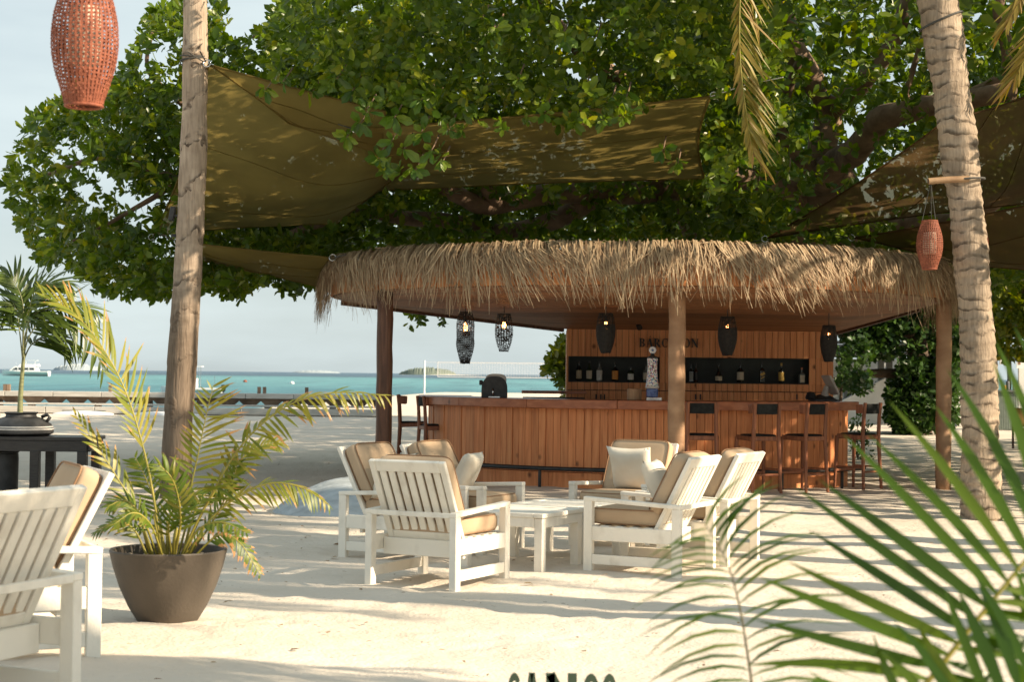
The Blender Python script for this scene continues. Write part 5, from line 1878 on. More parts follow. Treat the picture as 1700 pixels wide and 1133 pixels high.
# ------------------------------------------------------------------ leaf clusters
LEAF_V = np.array([(0, 0, 0), (.30, .17, .035), (.74, .235, .02), (1.0, 0, -.09), (.74, -.235, .02), (.30, -.17, .035), (.5, 0, -.005)])
LEAF_F = np.array([(0, 6, 2, 1), (6, 3, 2, 2), (0, 5, 4, 6), (6, 4, 3, 3)])
LEAF_Q = np.array([(0, 6, 2, 1), (0, 5, 4, 6)])
LEAF_T = np.array([(6, 3, 2), (6, 4, 3)])
def leaf_tris():
    t = [(0, 6, 1), (6, 2, 1), (6, 3, 2), (0, 5, 6), (6, 5, 4), (6, 4, 3)]
    return np.array(t)
LT = leaf_tris()

def rosettes(centers, axes, per, size, spread=(.25, 1.15), tintc=None, vary=.5):
    """leaf matrices for whorls of leaves round twig tips: positions, 3x3 frames"""
    n = len(centers)
    m = n * per
    c = np.repeat(centers, per, 0)
    ax = np.repeat(axes, per, 0)
    ax /= np.linalg.norm(ax, axis=1, keepdims=True) + 1e-9
    ref = rng.normal(size=(n, 3))
    ref = np.repeat(ref, per, 0)
    e1 = np.cross(ax, ref); e1 /= np.linalg.norm(e1, axis=1, keepdims=True) + 1e-9
    e2 = np.cross(ax, e1)
    az = np.tile(np.arange(per) * 2.4, n) + rng.normal(0, .25, m)
    el = rng.uniform(spread[0], spread[1], m)
    dr = e1 * np.cos(az)[:, None] + e2 * np.sin(az)[:, None]
    d = ax * np.cos(el)[:, None] + dr * np.sin(el)[:, None]
    d[:, 2] -= .22
    d /= np.linalg.norm(d, axis=1, keepdims=True)
    nn = ax * np.sin(el)[:, None] - dr * np.cos(el)[:, None]
    nn = nn + rng.normal(0, .22, (m, 3))
    nn -= d * (nn * d).sum(1, keepdims=True)
    nn /= np.linalg.norm(nn, axis=1, keepdims=True) + 1e-9
    yy = np.cross(nn, d)
    sz = size * rng.uniform(.42, 1.25, m) * np.repeat(rng.uniform(.75, 1.2, n), per)
    pos = c + d * .02 - ax * rng.uniform(0, .12, m)[:, None]
    tint = np.clip((np.repeat(rng.uniform(0, 1, n), per) * (1 - vary) + rng.uniform(0, 1, m) * vary) ** 1.05, 0, 1)
    return pos, np.stack([d * sz[:, None], yy * sz[:, None], nn * sz[:, None]], 2), tint

def leaves_mesh(name, pos, fr, tint, mat):
    V = np.einsum('mij,vj->mvi', fr, LEAF_V) + pos[:, None, :]
    k = len(LEAF_V)
    Fc = (LT[None] + (np.arange(len(pos)) * k)[:, None, None]).reshape(-1, 3)
    return np_mesh(name, V.reshape(-1, 3), Fc, mat, tint=np.repeat(tint, len(LT)))

def inside(poly, x, y):
    r = np.zeros(len(x), bool)
    n = len(poly)
    for i in range(n):
        x0, y0 = poly[i]; x1, y1 = poly[(i + 1) % n]
        c = ((y0 > y) != (y1 > y)) & (x < (x1 - x0) * (y - y0) / (y1 - y0 + 1e-9) + x0)
        r ^= c
    return r

CR = np.array(CAMROT)
def to_world(px, py, d):
    v = np.stack([(px - 850) / F, (566.5 - py) / F, -np.ones_like(px)], -1) @ CR.T
    s = d / v[:, 1]
    return v * s[:, None] + np.array([0, 0, EYE])

def clumpy(p, scale, seed):
    """cheap smooth 3-D pattern that gathers leaves in boughs"""
    q = p * scale
    s = seed * 1.7
    return (np.sin(q[:, 0] + 1.7 * np.sin(q[:, 2] * 1.3 + s) + s) * np.cos(q[:, 1] * .9 + s * 2) + np.sin(q[:, 2] * 1.6 + 1.3 * np.sin(q[:, 0] * .8 + s)) * .8 + .5 * np.sin(q[:, 0] * 2.3 + q[:, 2] * 2.9 + s)) / 2.3

KEEP = (([(348, 130), (480, 205), (590, 245), (640, 290), (660, 312), (560, 380), (345, 396)], 26.2),
        ([(640, 300), (760, 232), (1180, 172), (1172, 296), (900, 310), (640, 318)], 24.6),
        ([(376, 118), (600, 190), (640, 205), (610, 246), (540, 236), (420, 165)], 20.6),
        ([(340, 404), (548, 432), (528, 474), (345, 436)], 25.2))
def crown_points(poly, n, dr, seed, thr=-.2, scale=1.5, dmap=None):
    res = []
    tot = 0
    xs = [p[0] for p in poly]; ys = [p[1] for p in poly]
    while tot < n:
        x = rng.uniform(min(xs), max(xs), 6000); y = rng.uniform(min(ys), max(ys), 6000)
        k = inside(poly, x, y)
        x, y = x[k], y[k]
        u = rng.uniform(0, 1, len(x))
        if dmap is not None:
            a, b = dmap(x, y)
            d = a + (b - a) * u
        else:
            d = dr[0] + (dr[1] - dr[0]) * u
        p = to_world(x, y, d)
        for kp, kd in KEEP:
            ok = ~(inside(kp, x, y) & (d < kd))
            x, y, d, p = x[ok], y[ok], d[ok], p[ok]
        k = clumpy(p, scale, seed) > thr + .25 * rng.normal(size=len(p))
        res.append(p[k]); tot += k.sum()
    return np.concatenate(res)[:n]

# ------------------------------------------------------------------ the great tree over the bar
tree = thing('fig_tree', 'great spreading tree whose glossy crown covers the thatched bar', 'tree', (4.9, 30.5, 0))
def limb(pts, r0, r1, n=26, mat='bark', par=None, nm='branch'):
    cv = spline(pts, n)
    m = MB()
    rad = [r0 + (r1 - r0) * i / n for i in range(n + 1)]
    rad = [r * (1 + .10 * mnoise.noise(Vector((i * .6, r0 * 9, 1)))) for i, r in enumerate(rad)]
    cv = [p + Vector((mnoise.noise(p * 1.3), mnoise.noise(p * 1.3 + Vector((9, 0, 0))), mnoise.noise(p * 1.3 + Vector((0, 9, 0))))) * r0 * .5 for p in cv]
    m.tube(cv, rad, 12)
    return m.build(nm, mat, par or tree, smooth=True)
base = Vector((4.9, 30.5, 0))
trunk_o = limb([base + Vector((0, 0, -.1)), base + Vector((.05, -.1, 1.5)), P(1345, 420, 29.5), P(1362, 330, 28.5), P(1370, 285, 28.0)], .55, .34, nm='trunk')
for pts, r0, r1 in (
    ([P(1366, 300, 28.1), P(1400, 262, 27), P(1432, 236, 26), P(1470, 197, 25), P(1520, 184, 24.5), P(1565, 172, 24), P(1680, 150, 23)], .26, .13),
    ([P(1400, 420, 29), P(1412, 360, 28.6), P(1402, 300, 28), P(1380, 262, 27.6)], .24, .20),
    ([P(1368, 290, 28), P(1358, 240, 28), P(1362, 190, 28), P(1340, 120, 27.5), P(1300, 40, 27), P(1240, -80, 26)], .28, .15),
    ([P(1362, 190, 28), P(1400, 165, 27.5), P(1440, 130, 27), P(1500, 30, 26.5), P(1530, -80, 26)], .20, .10),
    ([P(1365, 300, 28), P(1290, 210, 27.5), P(1300, 160, 27), P(1330, 90, 26.5)], .14, .06),
    ([P(1360, 330, 28.5), P(1250, 300, 28), P(1100, 320, 27.5), P(940, 318, 27), P(830, 342, 26.6), P(760, 318, 26.2), P(650, 250, 25.5)], .24, .12),
    ([P(1000, 322, 27.3), P(880, 380, 27.5), P(720, 365, 27.2), P(640, 352, 27), P(560, 356, 26.6), P(470, 395, 26.2)], .17, .07),
    ([P(830, 342, 26.6), P(740, 170, 25), P(600, 90, 24), P(420, 60, 24)], .15, .05),
    ([P(1100, 320, 27.5), P(1080, 180, 26), P(960, 80, 25), P(860, -60, 24)], .18, .08),
    ([P(1340, 400, 29.2), P(1240, 430, 28.8), P(1150, 395, 28.4), P(1130, 340, 28.2), P(1092, 300, 28)], .13, .07),
    ([P(1350, 430, 29.4), P(1180, 470, 29), P(960, 430, 28.5), P(760, 420, 28)], .15, .06),
    ([P(560, 356, 26.6), P(420, 330, 26), P(300, 300, 25.5), P(180, 260, 25.2), P(80, 290, 25)], .10, .025),
    ([P(420, 330, 26), P(330, 200, 25.5), P(250, 120, 25), P(255, 50, 25)], .07, .02),
    ([P(300, 300, 25.5), P(200, 360, 25.4), P(120, 400, 25.2)], .05, .015),
    ([P(1385, 390, 28.8), P(1480, 375, 27), P(1600, 360, 25.5), P(1720, 300, 24)], .17, .10),
    ([P(1500, 190, 24.8), P(1510, 130, 24.6), P(1530, 60, 24.4)], .06, .035),
    ([P(1600, 165, 23.8), P(1670, 110, 23.4), P(1660, 0, 23), P(1690, -100, 23)], .12, .06),
):
    limb(pts, r0, r1, par=trunk_o)

polyL = [(5, 312), (45, 195), (100, 165), (118, 142), (190, 140), (232, 40), (262, 12), (330, -5), (372, 6), (392, 66), (440, 50), (482, -30), (700, -60), (700, 320), (560, 380), (560, 470), (486, 492), (440, 466), (392, 492), (330, 478), (262, 494), (160, 486), (124, 446), (66, 428), (22, 348)]
polyC = [(430, 60), (490, -40), (560, -190), (1300, -190), (1300, 200), (1180, 330), (1130, 180), (960, 205), (800, 215), (740, 295), (640, 285), (590, 235), (480, 190)]
polyB = [(430, 330), (560, 380), (650, 312), (1180, 300), (1290, 330), (1290, 405), (1160, 404), (900, 404), (600, 422), (540, 440), (480, 440)]
polyS = [(560, 140), (1220, 130), (1220, 320), (560, 330)]
polyT = [(335, 130), (400, 150), (640, 300), (600, 400), (340, 440)]
polyR = [(1120, -210), (1900, -210), (1900, 240), (1560, 250), (1500, 400), (1300, 400), (1180, 330), (1150, 120)]
polyRb = [(1560, 220), (1900, 180), (1900, 470), (1640, 480), (1560, 400), (1280, 400)]
polyFR = [(1400, 505), (1560, 470), (1720, 470), (1720, 520), (1640, 600), (1530, 610), (1470, 590), (1400, 560)]
bands = []
def add_band(pts, outward, per, size, **kw):
    ax = outward(pts) + rng.normal(0, .55, pts.shape)
    bands.append(rosettes(pts, ax, per, size, **kw))
cenL = np.array([-1.0, 27.0, 5.2])
add_band(crown_points(polyL, 4000, (23.2, 28.5), 1, -.12, 1.6), lambda p: (p - cenL) / 6 + np.array([0, -.35, .45]), 8, .16)
cenC = np.array([2.0, 26.0, 6.2])
add_band(crown_points(polyC, 4600, None, 2, -.12, 1.5, lambda x, y: (np.where(y < -60, 17.0, 18.8) + 0 * x, np.full_like(x, 26.5))), lambda p: (p - cenC) / 8 + np.array([0, -.5, .35]), 8, .15)
add_band(crown_points(polyB, 1700, (26.3, 33), 3, -.45, 1.4), lambda p: np.array([0, -.4, .1]) + 0 * p, 8, .18)
add_band(crown_points(polyS, 1500, (24.5, 30), 6, -.5, 1.5), lambda p: np.array([0, -.4, .1]) + 0 * p, 8, .17)
add_band(crown_points(polyT, 1100, (26.4, 30), 9, -.6, 1.5), lambda p: np.array([0, -.4, .1]) + 0 * p, 8, .17)
add_band(crown_points(polyR, 2300, None, 4, -.02, 1.4, lambda x, y: (np.where(y < -60, 19.0, 22.0) + 0 * x, np.full_like(x, 34.0))), lambda p: np.array([0, -.4, .3]) + 0 * p, 8, .17)
add_band(crown_points([(1360, 372), (1660, 372), (1660, 480), (1560, 444), (1360, 414)], 700, (28, 36), 11, -.7, 1.4), lambda p: np.array([0, -.4, .2]) + 0 * p, 8, .19)
add_band(crown_points(polyRb, 900, (25, 36), 5, -.2, 1.4), lambda p: np.array([0, -.4, .2]) + 0 * p, 8, .18)
# roof of the crown above and beyond the picture: what keeps the sun off the bar
def dome(n, x0, x1, y0, y1, z0, z1):
    p = np.stack([rng.uniform(x0, x1, n), rng.uniform(y0, y1, n), rng.uniform(z0, z1, n)], -1)
    return p
add_band(dome(1300, 2, 15, 18.5, 37, 5.8, 8.2), lambda p: np.array([0, 0, .8]) + 0 * p, 7, .30)
add_band(dome(800, 6, 16, 19, 36, 6.5, 9.6), lambda p: np.array([.2, 0, .7]) + 0 * p, 7, .30)
add_band(dome(900, 7.6, 15, 19.0, 37, 3.4, 6.8), lambda p: np.array([.3, 0, .5]) + 0 * p, 7, .28)
pos = np.concatenate([b[0] for b in bands]); fr = np.concatenate([b[1] for b in bands]); ti = np.concatenate([b[2] for b in bands])
tag(link('foliage', leaves_mesh('foliage', pos, fr, ti, 'leaf'), tree), kind='stuff')

# the nearest, largest leaves hang in sprays before the sails: each one a leaf of its own
lv = MB(); lv.add([tuple(v) for v in LEAF_V], [tuple(f) for f in LT])
leaf_me = bpy.data.meshes.new('leaf')
leaf_me.from_pydata(lv.v, [], lv.f)
leaf_me.materials.append(M['leaf_single'])
spr = [(650, 235, 19.4), (628, 262, 19.5), (672, 246, 19.3), (700, 218, 19.2), (716, 250, 19.3), (735, 268, 19.4), (690, 282, 19.4), (598, 205, 19.6), (575, 228, 19.7), (610, 180, 19.3), (655, 195, 19.2), (745, 215, 19.5), (700, 165, 19.2),
       (560, 130, 19.5), (585, 150, 19.6), (800, 30, 18.9), (825, 45, 18.9), (812, 62, 19.0), (935, 55, 19.0), (960, 45, 19.1), (990, 60, 19.2), (1015, 165, 19.3), (1000, 195, 19.4), (970, 150, 19.3), (1040, 160, 19.3), (905, 185, 19.5), (1100, 250, 20.3), (1125, 272, 20.4), (860, 130, 19.2),
       (440, 150, 19.8), (470, 135, 19.9), (520, 150, 19.9), (1235, 265, 22.0), (1290, 255, 22.0), (1260, 300, 22.2), (1310, 285, 22.3)]
sc_ = np.array([tuple(P(*q)) for q in spr])
sp_pos, sp_fr, _ = rosettes(sc_, np.tile(np.array([[.1, -.8, -.25]]), (len(sc_), 1)) + rng.normal(0, .35, sc_.shape), 8, .185, (.5, 1.35))
for i in range(len(sp_pos)):
    o = link('leaf', leaf_me, tree)
    f = sp_fr[i]
    o.matrix_basis = Matrix(((f[0, 0], f[0, 1], f[0, 2], sp_pos[i, 0]), (f[1, 0], f[1, 1], f[1, 2], sp_pos[i, 1]), (f[2, 0], f[2, 1], f[2, 2], sp_pos[i, 2]), (0, 0, 0, 1)))
for q in spr:
    a = P(*q)
    limb([a, a + Vector((.03, .12, .08)), a + Vector((.07, .32, .22))], .006, .010, 6, par=trunk_o, nm='twig')

# hanging twigs of leaves seen under the roof against the sky
for px0, py0, n, dd in ((690, 530, 9, 29.0), (730, 528, 5, 29.2)):
    pts = np.array([tuple(P(px0 + random.uniform(-12, 12), py0 + random.uniform(-10, 16), dd + random.uniform(-.3, .3))) for _ in range(n)])
    p_, f_, t_ = rosettes(pts, np.tile([[0, -.5, -.6]], (n, 1)) + rng.normal(0, .3, (n, 3)), 7, .15)
    tag(link('hanging_twig', leaves_mesh('twig', p_, f_, t_, 'leaf'), tree), kind='stuff')

def litter(count):
    x = rng.uniform(-4.5, 6, count); y = rng.uniform(7, 30, count)
    pos = np.stack([x, y, np.array([ground_h(a, b) for a, b in zip(x, y)]) + .008], -1)
    a = rng.uniform(0, 2 * PI, count)
    d = np.stack([np.cos(a), np.sin(a), rng.uniform(-.1, .25, count)], -1)
    sz = rng.uniform(.012, .05, count) * np.where(rng.random(count) < .1, 1.5, .8)
    up = np.stack([rng.normal(0, .25, count), rng.normal(0, .25, count), np.ones(count)], -1)
    yy = np.cross(up, d); yy /= np.linalg.norm(yy, axis=1, keepdims=True)
    nn = np.cross(d, yy)
    return leaves_mesh('leaf_litter', pos, np.stack([d * sz[:, None], yy * sz[:, None], nn * sz[:, None]], 2), rng.random(count), 'litter')
M['litter'] = leafy('litter', [(.10, .06, .03), (.22, .14, .07), (.34, .24, .13), (.16, .12, .05)], trans=.1, rough=.8)
tag(link('leaf_litter', litter(1300)), 'dry fallen leaves and bits scattered over the sand', 'litter', kind='stuff')

# ------------------------------------------------------------------ other trees and shrubs
def tree_thing(name, label, cat, base, trunks, leafpts, per, size, mat, axis=(0, -.4, .3), group=None):
    t = thing(name, label, cat, tuple(base), 0, group)
    for pts, r0, r1 in trunks:
        limb(pts, r0, r1, 14, 'bark_dark', t, 'trunk' if pts is trunks[0][0] else 'branch')
    p_, f_, t_ = rosettes(leafpts, np.tile([axis], (len(leafpts), 1)) + rng.normal(0, .45, leafpts.shape), per, size)
    tag(link('foliage', leaves_mesh('foliage', p_, f_, t_, mat), t), kind='stuff')
    return t
b = Vector((P(1525, 715, 46).x, 46, 0))
poly = [(1395, 560), (1420, 500), (1560, 470), (1625, 500), (1640, 560), (1590, 585), (1588, 700), (1555, 716), (1490, 716), (1472, 690), (1474, 640), (1495, 600), (1440, 590)]
tree_thing('vine_tree', 'dense dark tree wrapped in big leaved creeper beyond the log post', 'tree', b,
           [([b, b + Vector((0, 0, 2)), P(1520, 520, 46), P(1540, 400, 45)], .35, .2),
            ([P(1528, 600, 46), P(1490, 620, 45.6), P(1440, 618, 45.2), P(1405, 632, 45), P(1380, 650, 45)], .14, .10),
            ([P(1520, 560, 46), P(1460, 545, 45.5), P(1395, 560, 45)], .12, .06)],
           crown_points(poly, 3200, (44.6, 47.5), 6, -.3, 1.4), 7, .21, 'leaf_dark')
b = Vector((P(1395, 640, 44).x, 44, 0))
tree_thing('young_tree', 'thin young tree with star shaped leaf sprays beside the bar wall', 'tree', b,
           [([b, P(1396, 640, 44), P(1392, 580, 44)], .05, .03)],
           crown_points([(1388, 580), (1440, 560), (1450, 640), (1425, 655), (1386, 640)], 130, (42.5, 44.5), 7, -.3, 1.4), 8, .20, 'leaf_dark')
b = Vector((P(1690, 640, 40).x, 40, 0))
tree_thing('almond_tree', 'sun dappled golden green tree over the ribbed green counter', 'tree', b,
           [([b + Vector((1.2, 0, 0)), P(1740, 560, 40), P(1700, 480, 40), P(1640, 420, 38)], .22, .10)],
           crown_points([(1636, 470), (1800, 440), (1800, 590), (1700, 600), (1640, 585)], 420, (38.5, 42), 8, -.35, 1.4), 8, .26, 'leaf_gold')
b = Vector((P(935, 640, 34).x + .25, 34, 0))
tree_thing('sea_shrub', 'bright green shrub peeping out by the back wall against the sea', 'shrub', b,
           [([b, b + Vector((0, 0, .8)), P(945, 600, 34)], .06, .03)],
           crown_points([(902, 618), (915, 600), (930, 560), (962, 555), (962, 665), (925, 650), (922, 628)], 150, (33.4, 34.8), 9, -.6, 1.4), 8, .20, 'leaf_gold')
b = G(1424, 762)
p_ = np.array([tuple(P(random.uniform(1408, 1448), random.uniform(690, 765), b.y + random.uniform(-.3, .3))) for _ in range(60)])
tree_thing('low_shrub', 'sparse low shrub with tiny leaves at the foot of the counter end', 'shrub', b,
           [([b, P(1424, 700, b.y)], .012, .006), ([b, P(1440, 705, b.y)], .010, .005), ([b, P(1410, 720, b.y)], .010, .005)], p_, 5, .09, 'leaf_dark')
# wooded fringe farther along the beach, seen only through the gaps
def belt(n, x0, x1, y0, y1, z1):
    x = rng.uniform(x0, x1, n); y = rng.uniform(y0, y1, n); z = rng.uniform(.2, 1, n) ** .8 * z1
    p = np.stack([x, y, z], -1)
    return p[clumpy(p, 1.0, 3) > -.35]
bp2 = belt(5200, 16.5, 42, 52, 64, 9)
p_, f_, t_ = rosettes(bp2, np.tile([[0, -.4, .5]], (len(bp2), 1)) + rng.normal(0, .4, bp2.shape), 7, .55)
def grove(n):  # leaves added hidden behind the bar wall to keep the far beach shaded
    x = rng.uniform(2.6, 8.2, n); y = rng.uniform(35.5, 56, n); z = .5 + rng.uniform(0, 1, n) ** .7 * 9.5
    p = np.stack([x, y, z], -1)
    return p[(clumpy(p, 1.0, 8) > -.4) & (x < .183 * y - .4)]
gp = grove(6000)
b = Vector((5.2, 46, 0))
tree_thing('beach_shade_tree', 'dark tree added behind the bar wall to shade the far beach', 'tree', b, [([b, b + Vector((.3, .4, 3)), b + Vector((0, 0, 7))], .35, .12)], gp, 7, .42, 'leaf_dark')
def side_trees(n):  # leaf mass out of view, added to shade bar and ground from the right
    y = rng.uniform(17.2, 40, n); x = .304 * y + rng.uniform(1.6, 8.5, n); z = rng.uniform(0, 1, n) ** .75 * 7.2
    p = np.stack([x, y, z], -1)
    return p[clumpy(p, 1.15, 5) > -.22]
b = Vector((11.5, 24, 0))
tree_thing('shade_tree', 'unseen leafy tree added past the leaning trunk to shade the bar', 'tree', b, [([b, b + Vector((.3, .4, 3)), b + Vector((0, 0, 6))], .35, .12)], side_trees(8000), 7, .25, 'leaf_dark')
wood_o = link('woodland', leaves_mesh('woodland', p_, f_, t_, 'leaf_dark'))
tag(wood_o, 'dark island wood behind the far pavilion', 'trees', kind='stuff')

# ------------------------------------------------------------------ unseen palms placed beyond the picture to throw the long shadows
k = 0
for x, y, lean, h in ((5.0, 4.7, .1, 4.4), (8.6, 8.0, .5, 7.5), (9.4, 8.45, -.6, 8.2), (11.0, 9.4, .4, 7.8), (8.0, 12.2, .8, 7.0), (10.0, 13.0, -.3, 8.4), (7.4, 14.7, .3, 7.6)):
    t = thing('shadow_palm', 'unseen palm placed out of frame to throw shadows by the chairs', 'palm', (x, y, 0), 0, 'palms beyond the right edge')
    top = Vector((x + lean, y + .25 * lean, h))
    trunk(t, [Vector((x, y, -.1)), Vector((x + lean * .2, y, h * .35)), Vector((x + lean * .7, y + .1 * lean, h * .75)), top], [.27, .21, .18, .14], 60, .3, .05, 'trunk_smooth')
    crown(t, top, 20 if h < 5 else 8, 1.9 if h < 5 else 2.6, 20 + k)  # the short one gets a dense crown to shade the nearest chair
    k += 1

# ------------------------------------------------------------------ buildings at the far right
hb = thing('garden_pavilion', 'pale open pavilion with dark tiled roof and sloping white stair wall', 'pavilion', (P(1440, 690, 56).x, 57, 0))
zc = lambda py, d=56: P(1400, py, d).z
def slab(name, px0, px1, py0, py1, d, th, mat, par, bevel=0):
    a, b_ = P(px0, py0, d), P(px1, py1, d)
    return MB().box(((a.x + b_.x) / 2, d + th / 2, (a.z + b_.z) / 2), (abs(b_.x - a.x), th, abs(a.z - b_.z))).build(name, mat, par, bevel=bevel)
slab('floor_plinth', 1375, 1500, 672, 700, 56, 3, 'wall_white', hb)
slab('back_wall', 1380, 1492, 596, 690, 58.6, .2, 'wall_white', hb)
a, b_ = P(1388, 672, 55.5), P(1470, 628, 55.5)
m = MB(); m.add([(a.x, 55.5, -.1), (b_.x, 55.5, -.1), (b_.x, 55.5, b_.z), (a.x, 55.5, a.z), (a.x, 55.8, -.1), (b_.x, 55.8, -.1), (b_.x, 55.8, b_.z), (a.x, 55.8, a.z)], [(0, 1, 2, 3), (7, 6, 5, 4), (0, 4, 5, 1), (1, 5, 6, 2), (2, 6, 7, 3), (3, 7, 4, 0)])
m.build('stair_wall', 'wall_white', hb)
for px in (1405, 1462, 1476):
    p = P(px, 640, 55.9)
    MB().box((p.x, 55.9, 1.5), (.18, .18, 3.0)).build('post', 'post_grey', hb)
p0, p1 = P(1378, 590, 55.2), P(1500, 590, 55.2)
for j in range(5):
    z = p0.z + .16 * j
    MB().box(((p0.x + p1.x) / 2, 56.2 + .35 * j, z), (p1.x - p0.x - .5 * j, 2.4 - .1 * j, .10)).build('roof_course', 'roof_tile', hb)
for k in range(7):
    p = P(1412 + k * 7, 650, 58.2)
    MB().box((p.x, 58.2, .8), (.05, .05, 1.2)).build('railing_bar', 'post_grey', hb)

gz = thing('shingle_gazebo', 'small gazebo with conical dark shingle roof on pale posts behind the trunk', 'gazebo', (P(1592, 690, 54).x, 55, 0))
cx = P(1572, 690, 55).x
for i in range(8):
    r0_, r1_ = 2.0 - .24 * i, 1.80 - .24 * i
    z0_ = P(1590, 588, 54).z + .17 * i
    n = 20
    m = MB()
    vs, fs = [], []
    for j in range(n + 1):
        a = 2 * PI * j / n
        vs += [(cx + r0_ * math.cos(a), 55 + r0_ * math.sin(a), z0_), (cx + r1_ * math.cos(a), 55 + r1_ * math.sin(a), z0_ + .19)]
    for j in range(n):
        fs.append((2 * j, 2 * j + 2, 2 * j + 3, 2 * j + 1))
    m.add(vs, fs).build('shingle_course', 'roof_tile', gz)
for a in (25, 155, 205, 335, 270):
    MB().box((cx + 1.5 * math.cos(R(a)), 55 + 1.5 * math.sin(R(a)), 1.3), (.16, .16, 2.6)).build('post', 'wall_white', gz)

gc = thing('ribbed_counter', 'grey green ribbed service counter under a black frame at the edge of the picture', 'counter', (P(1690, 710, 50).x, 50.3, 0))
x0 = P(1655, 680, 50).x
x1_ = P(1688, 680, 50).x
top = P(1680, 650, 50).z
MB().box((x0 + 1.0, 50.4, top / 2), (2.0, .7, top - .02)).build('counter_core', 'green_panel', gc)
for k in range(12):
    MB().box((x0 + .025 + k * .05 * 1.0, 50.03, top / 2 - .02), (.032, .03, top - .06)).build('rib', 'green_panel', gc)
MB().box((x0 + 1.0, 50.36, top + .01), (2.1, .85, .05)).build('counter_top', 'post_grey', gc)
ft = P(1670, 588, 50).z
for px in (1659, 1684):
    MB().box((P(px, 600, 50).x, 50.5, ft / 2), (.10, .10, ft)).build('frame_post', 'black_metal', gc)
MB().box((x0 + 1.2, 50.5, ft + .05), (2.8, .12, .12)).build('frame_beam', 'black_metal', gc)
hz = P(1668, 601, 50.2)
MB().box(hz, (.30, .06, .16)).build('hanging_box', 'wall_white', gc)
for px, hh, mt in ((1667, .14, 'bulb'), (1673, .26, 'post_grey'), (1684, .2, 'chrome'), (1692, .16, 'wall_white'), (1698, .18, 'wall_white')):
    p = P(px, 650, 50.2)
    o = MB().lathe([(.05, 0), (.06, .02), (.06, hh * .8), (.05, hh)], 12, (p.x, 50.2, top + .036)).build('cup' if mt != 'bulb' else 'candle_lamp', mt if mt != 'bulb' else 'lab_orange')
    tag(o, {1667: 'small orange glass candle holder on the ribbed green counter', 1673: 'tall grey cup on the ribbed green counter', 1684: 'metal shaker on the ribbed green counter', 1692: 'white cup on the ribbed green counter beside the metal shaker', 1698: 'white cup farthest along the ribbed green counter'}[px], 'cup' if mt != 'bulb' else 'candle')
sg = thing('notice_board', 'small white notice with a dark red pictogram on a pale post', 'sign', (P(1692, 605, 49).x, 49, 0))
p = P(1692, 605, 49)
MB().box(p, (.15, .02, .24)).build('board', 'boat_white', sg)
MB().box(p + Vector((0, -.013, .02)), (.07, .006, .07)).build('pictogram', 'piping', sg)
MB().box((p.x + .12, 49.1, 1.3), (.22, .12, 2.6)).build('post', 'wall_white', sg)
tag(slab('pale_wall', 1590, 1720, 676, 690, 62, .3, 'wall_white', None), 'low pale wall across the sand behind the leaning trunk', 'wall')

# wicker chair at the edge
wc = thing('wicker_chair', 'dark framed chair with golden brown cloth at the edge of the picture', 'chair', (P(1702, 740, 36.5).x, 36.5, 0))
cx = P(1704, 740, 36.5).x
for sx in (-.22, .24):
    for sy in (-.24, .24):
        MB().bar((cx + sx, 36.5 + sy, 0), (cx + sx, 36.5 + sy, .62 if sy < 0 else .86), .04, .04).build('leg', 'dark_wood', wc)
    MB().bar((cx + sx, 36.25, .62), (cx + sx, 36.76, .62), .05, .03).build('armrest', 'dark_wood', wc)
MB().box((cx + .01, 36.5, .42), (.44, .48, .08)).build('seat', 'brown_cloth', wc, bevel=.01)
MB().box((cx + .01, 36.72, .68), (.44, .05, .42)).build('backrest', 'brown_cloth', wc, bevel=.01)

# ------------------------------------------------------------------ grey mound beside the bar
gm = MB()
mc = P(555, 805, 18.4)
def mound(u, v):
    a = 2 * PI * u
    r = v
    x = 1.02 * r * math.cos(a); y = .8 * r * math.sin(a)
    z = .40 * (1 - r ** 2.2) ** .8 if r < 1 else 0
    z += .012 * math.sin(9 * x + 4 * y) * (1 - r) + .01 * math.sin(13 * y - 5 * x) * (1 - r)
    return (mc.x + .35 + x + .2 * z, 18.4 + y, z - .02)
gm.grid(mound, 48, 14)
mo = gm.build('smooth_mound', 'mound_grey', None, smooth=True)
tag(mo, 'smooth blue grey mound on the sand behind the tan cushioned chair', 'mound')

# ------------------------------------------------------------------ timber jetty
jt = thing('jetty', 'weathered low timber jetty with boarded sides along the waterline', 'jetty', (-9, 58, 0))
JD = 58.0
ja, jb = P(-60, 0, JD).x, P(656, 0, JD).x
def jz(py, px=300): return P(px, py, JD).z
nseg = 9
for k in range(nseg):
    xa, xb = ja + (jb - ja) * k / nseg + .012, ja + (jb - ja) * (k + 1) / nseg - .012
    z1, z0 = jz(652.5), jz(661)
    MB().box(((xa + xb) / 2, JD, (z0 + z1) / 2), (xb - xa, .16, z1 - z0)).build('deck_fascia', 'dock_white', jt, bevel=.01)
    z1, z0 = jz(676), jz(687)
    MB().box(((xa + xb) / 2, JD - .9, (z0 + z1) / 2), (xb - xa, .12, z1 - z0)).build('lower_beam', 'dock_white', jt, bevel=.01)
    z1, z0 = jz(671.5), jz(674)
    MB().box(((xa + xb) / 2, JD - .4, (z0 + z1) / 2), (xb - xa, .8, z1 - z0)).build('step_board', 'dock_white', jt)
for j in range(5):
    MB().box(((ja + jb) / 2, JD + .25 + .36 * j, jz(653.5) - .02), (jb - ja, .33, .05)).build('deck_board', 'dock_white', jt)
z1, zt, z0 = jz(661), jz(666), jz(673.5)
npan = 20
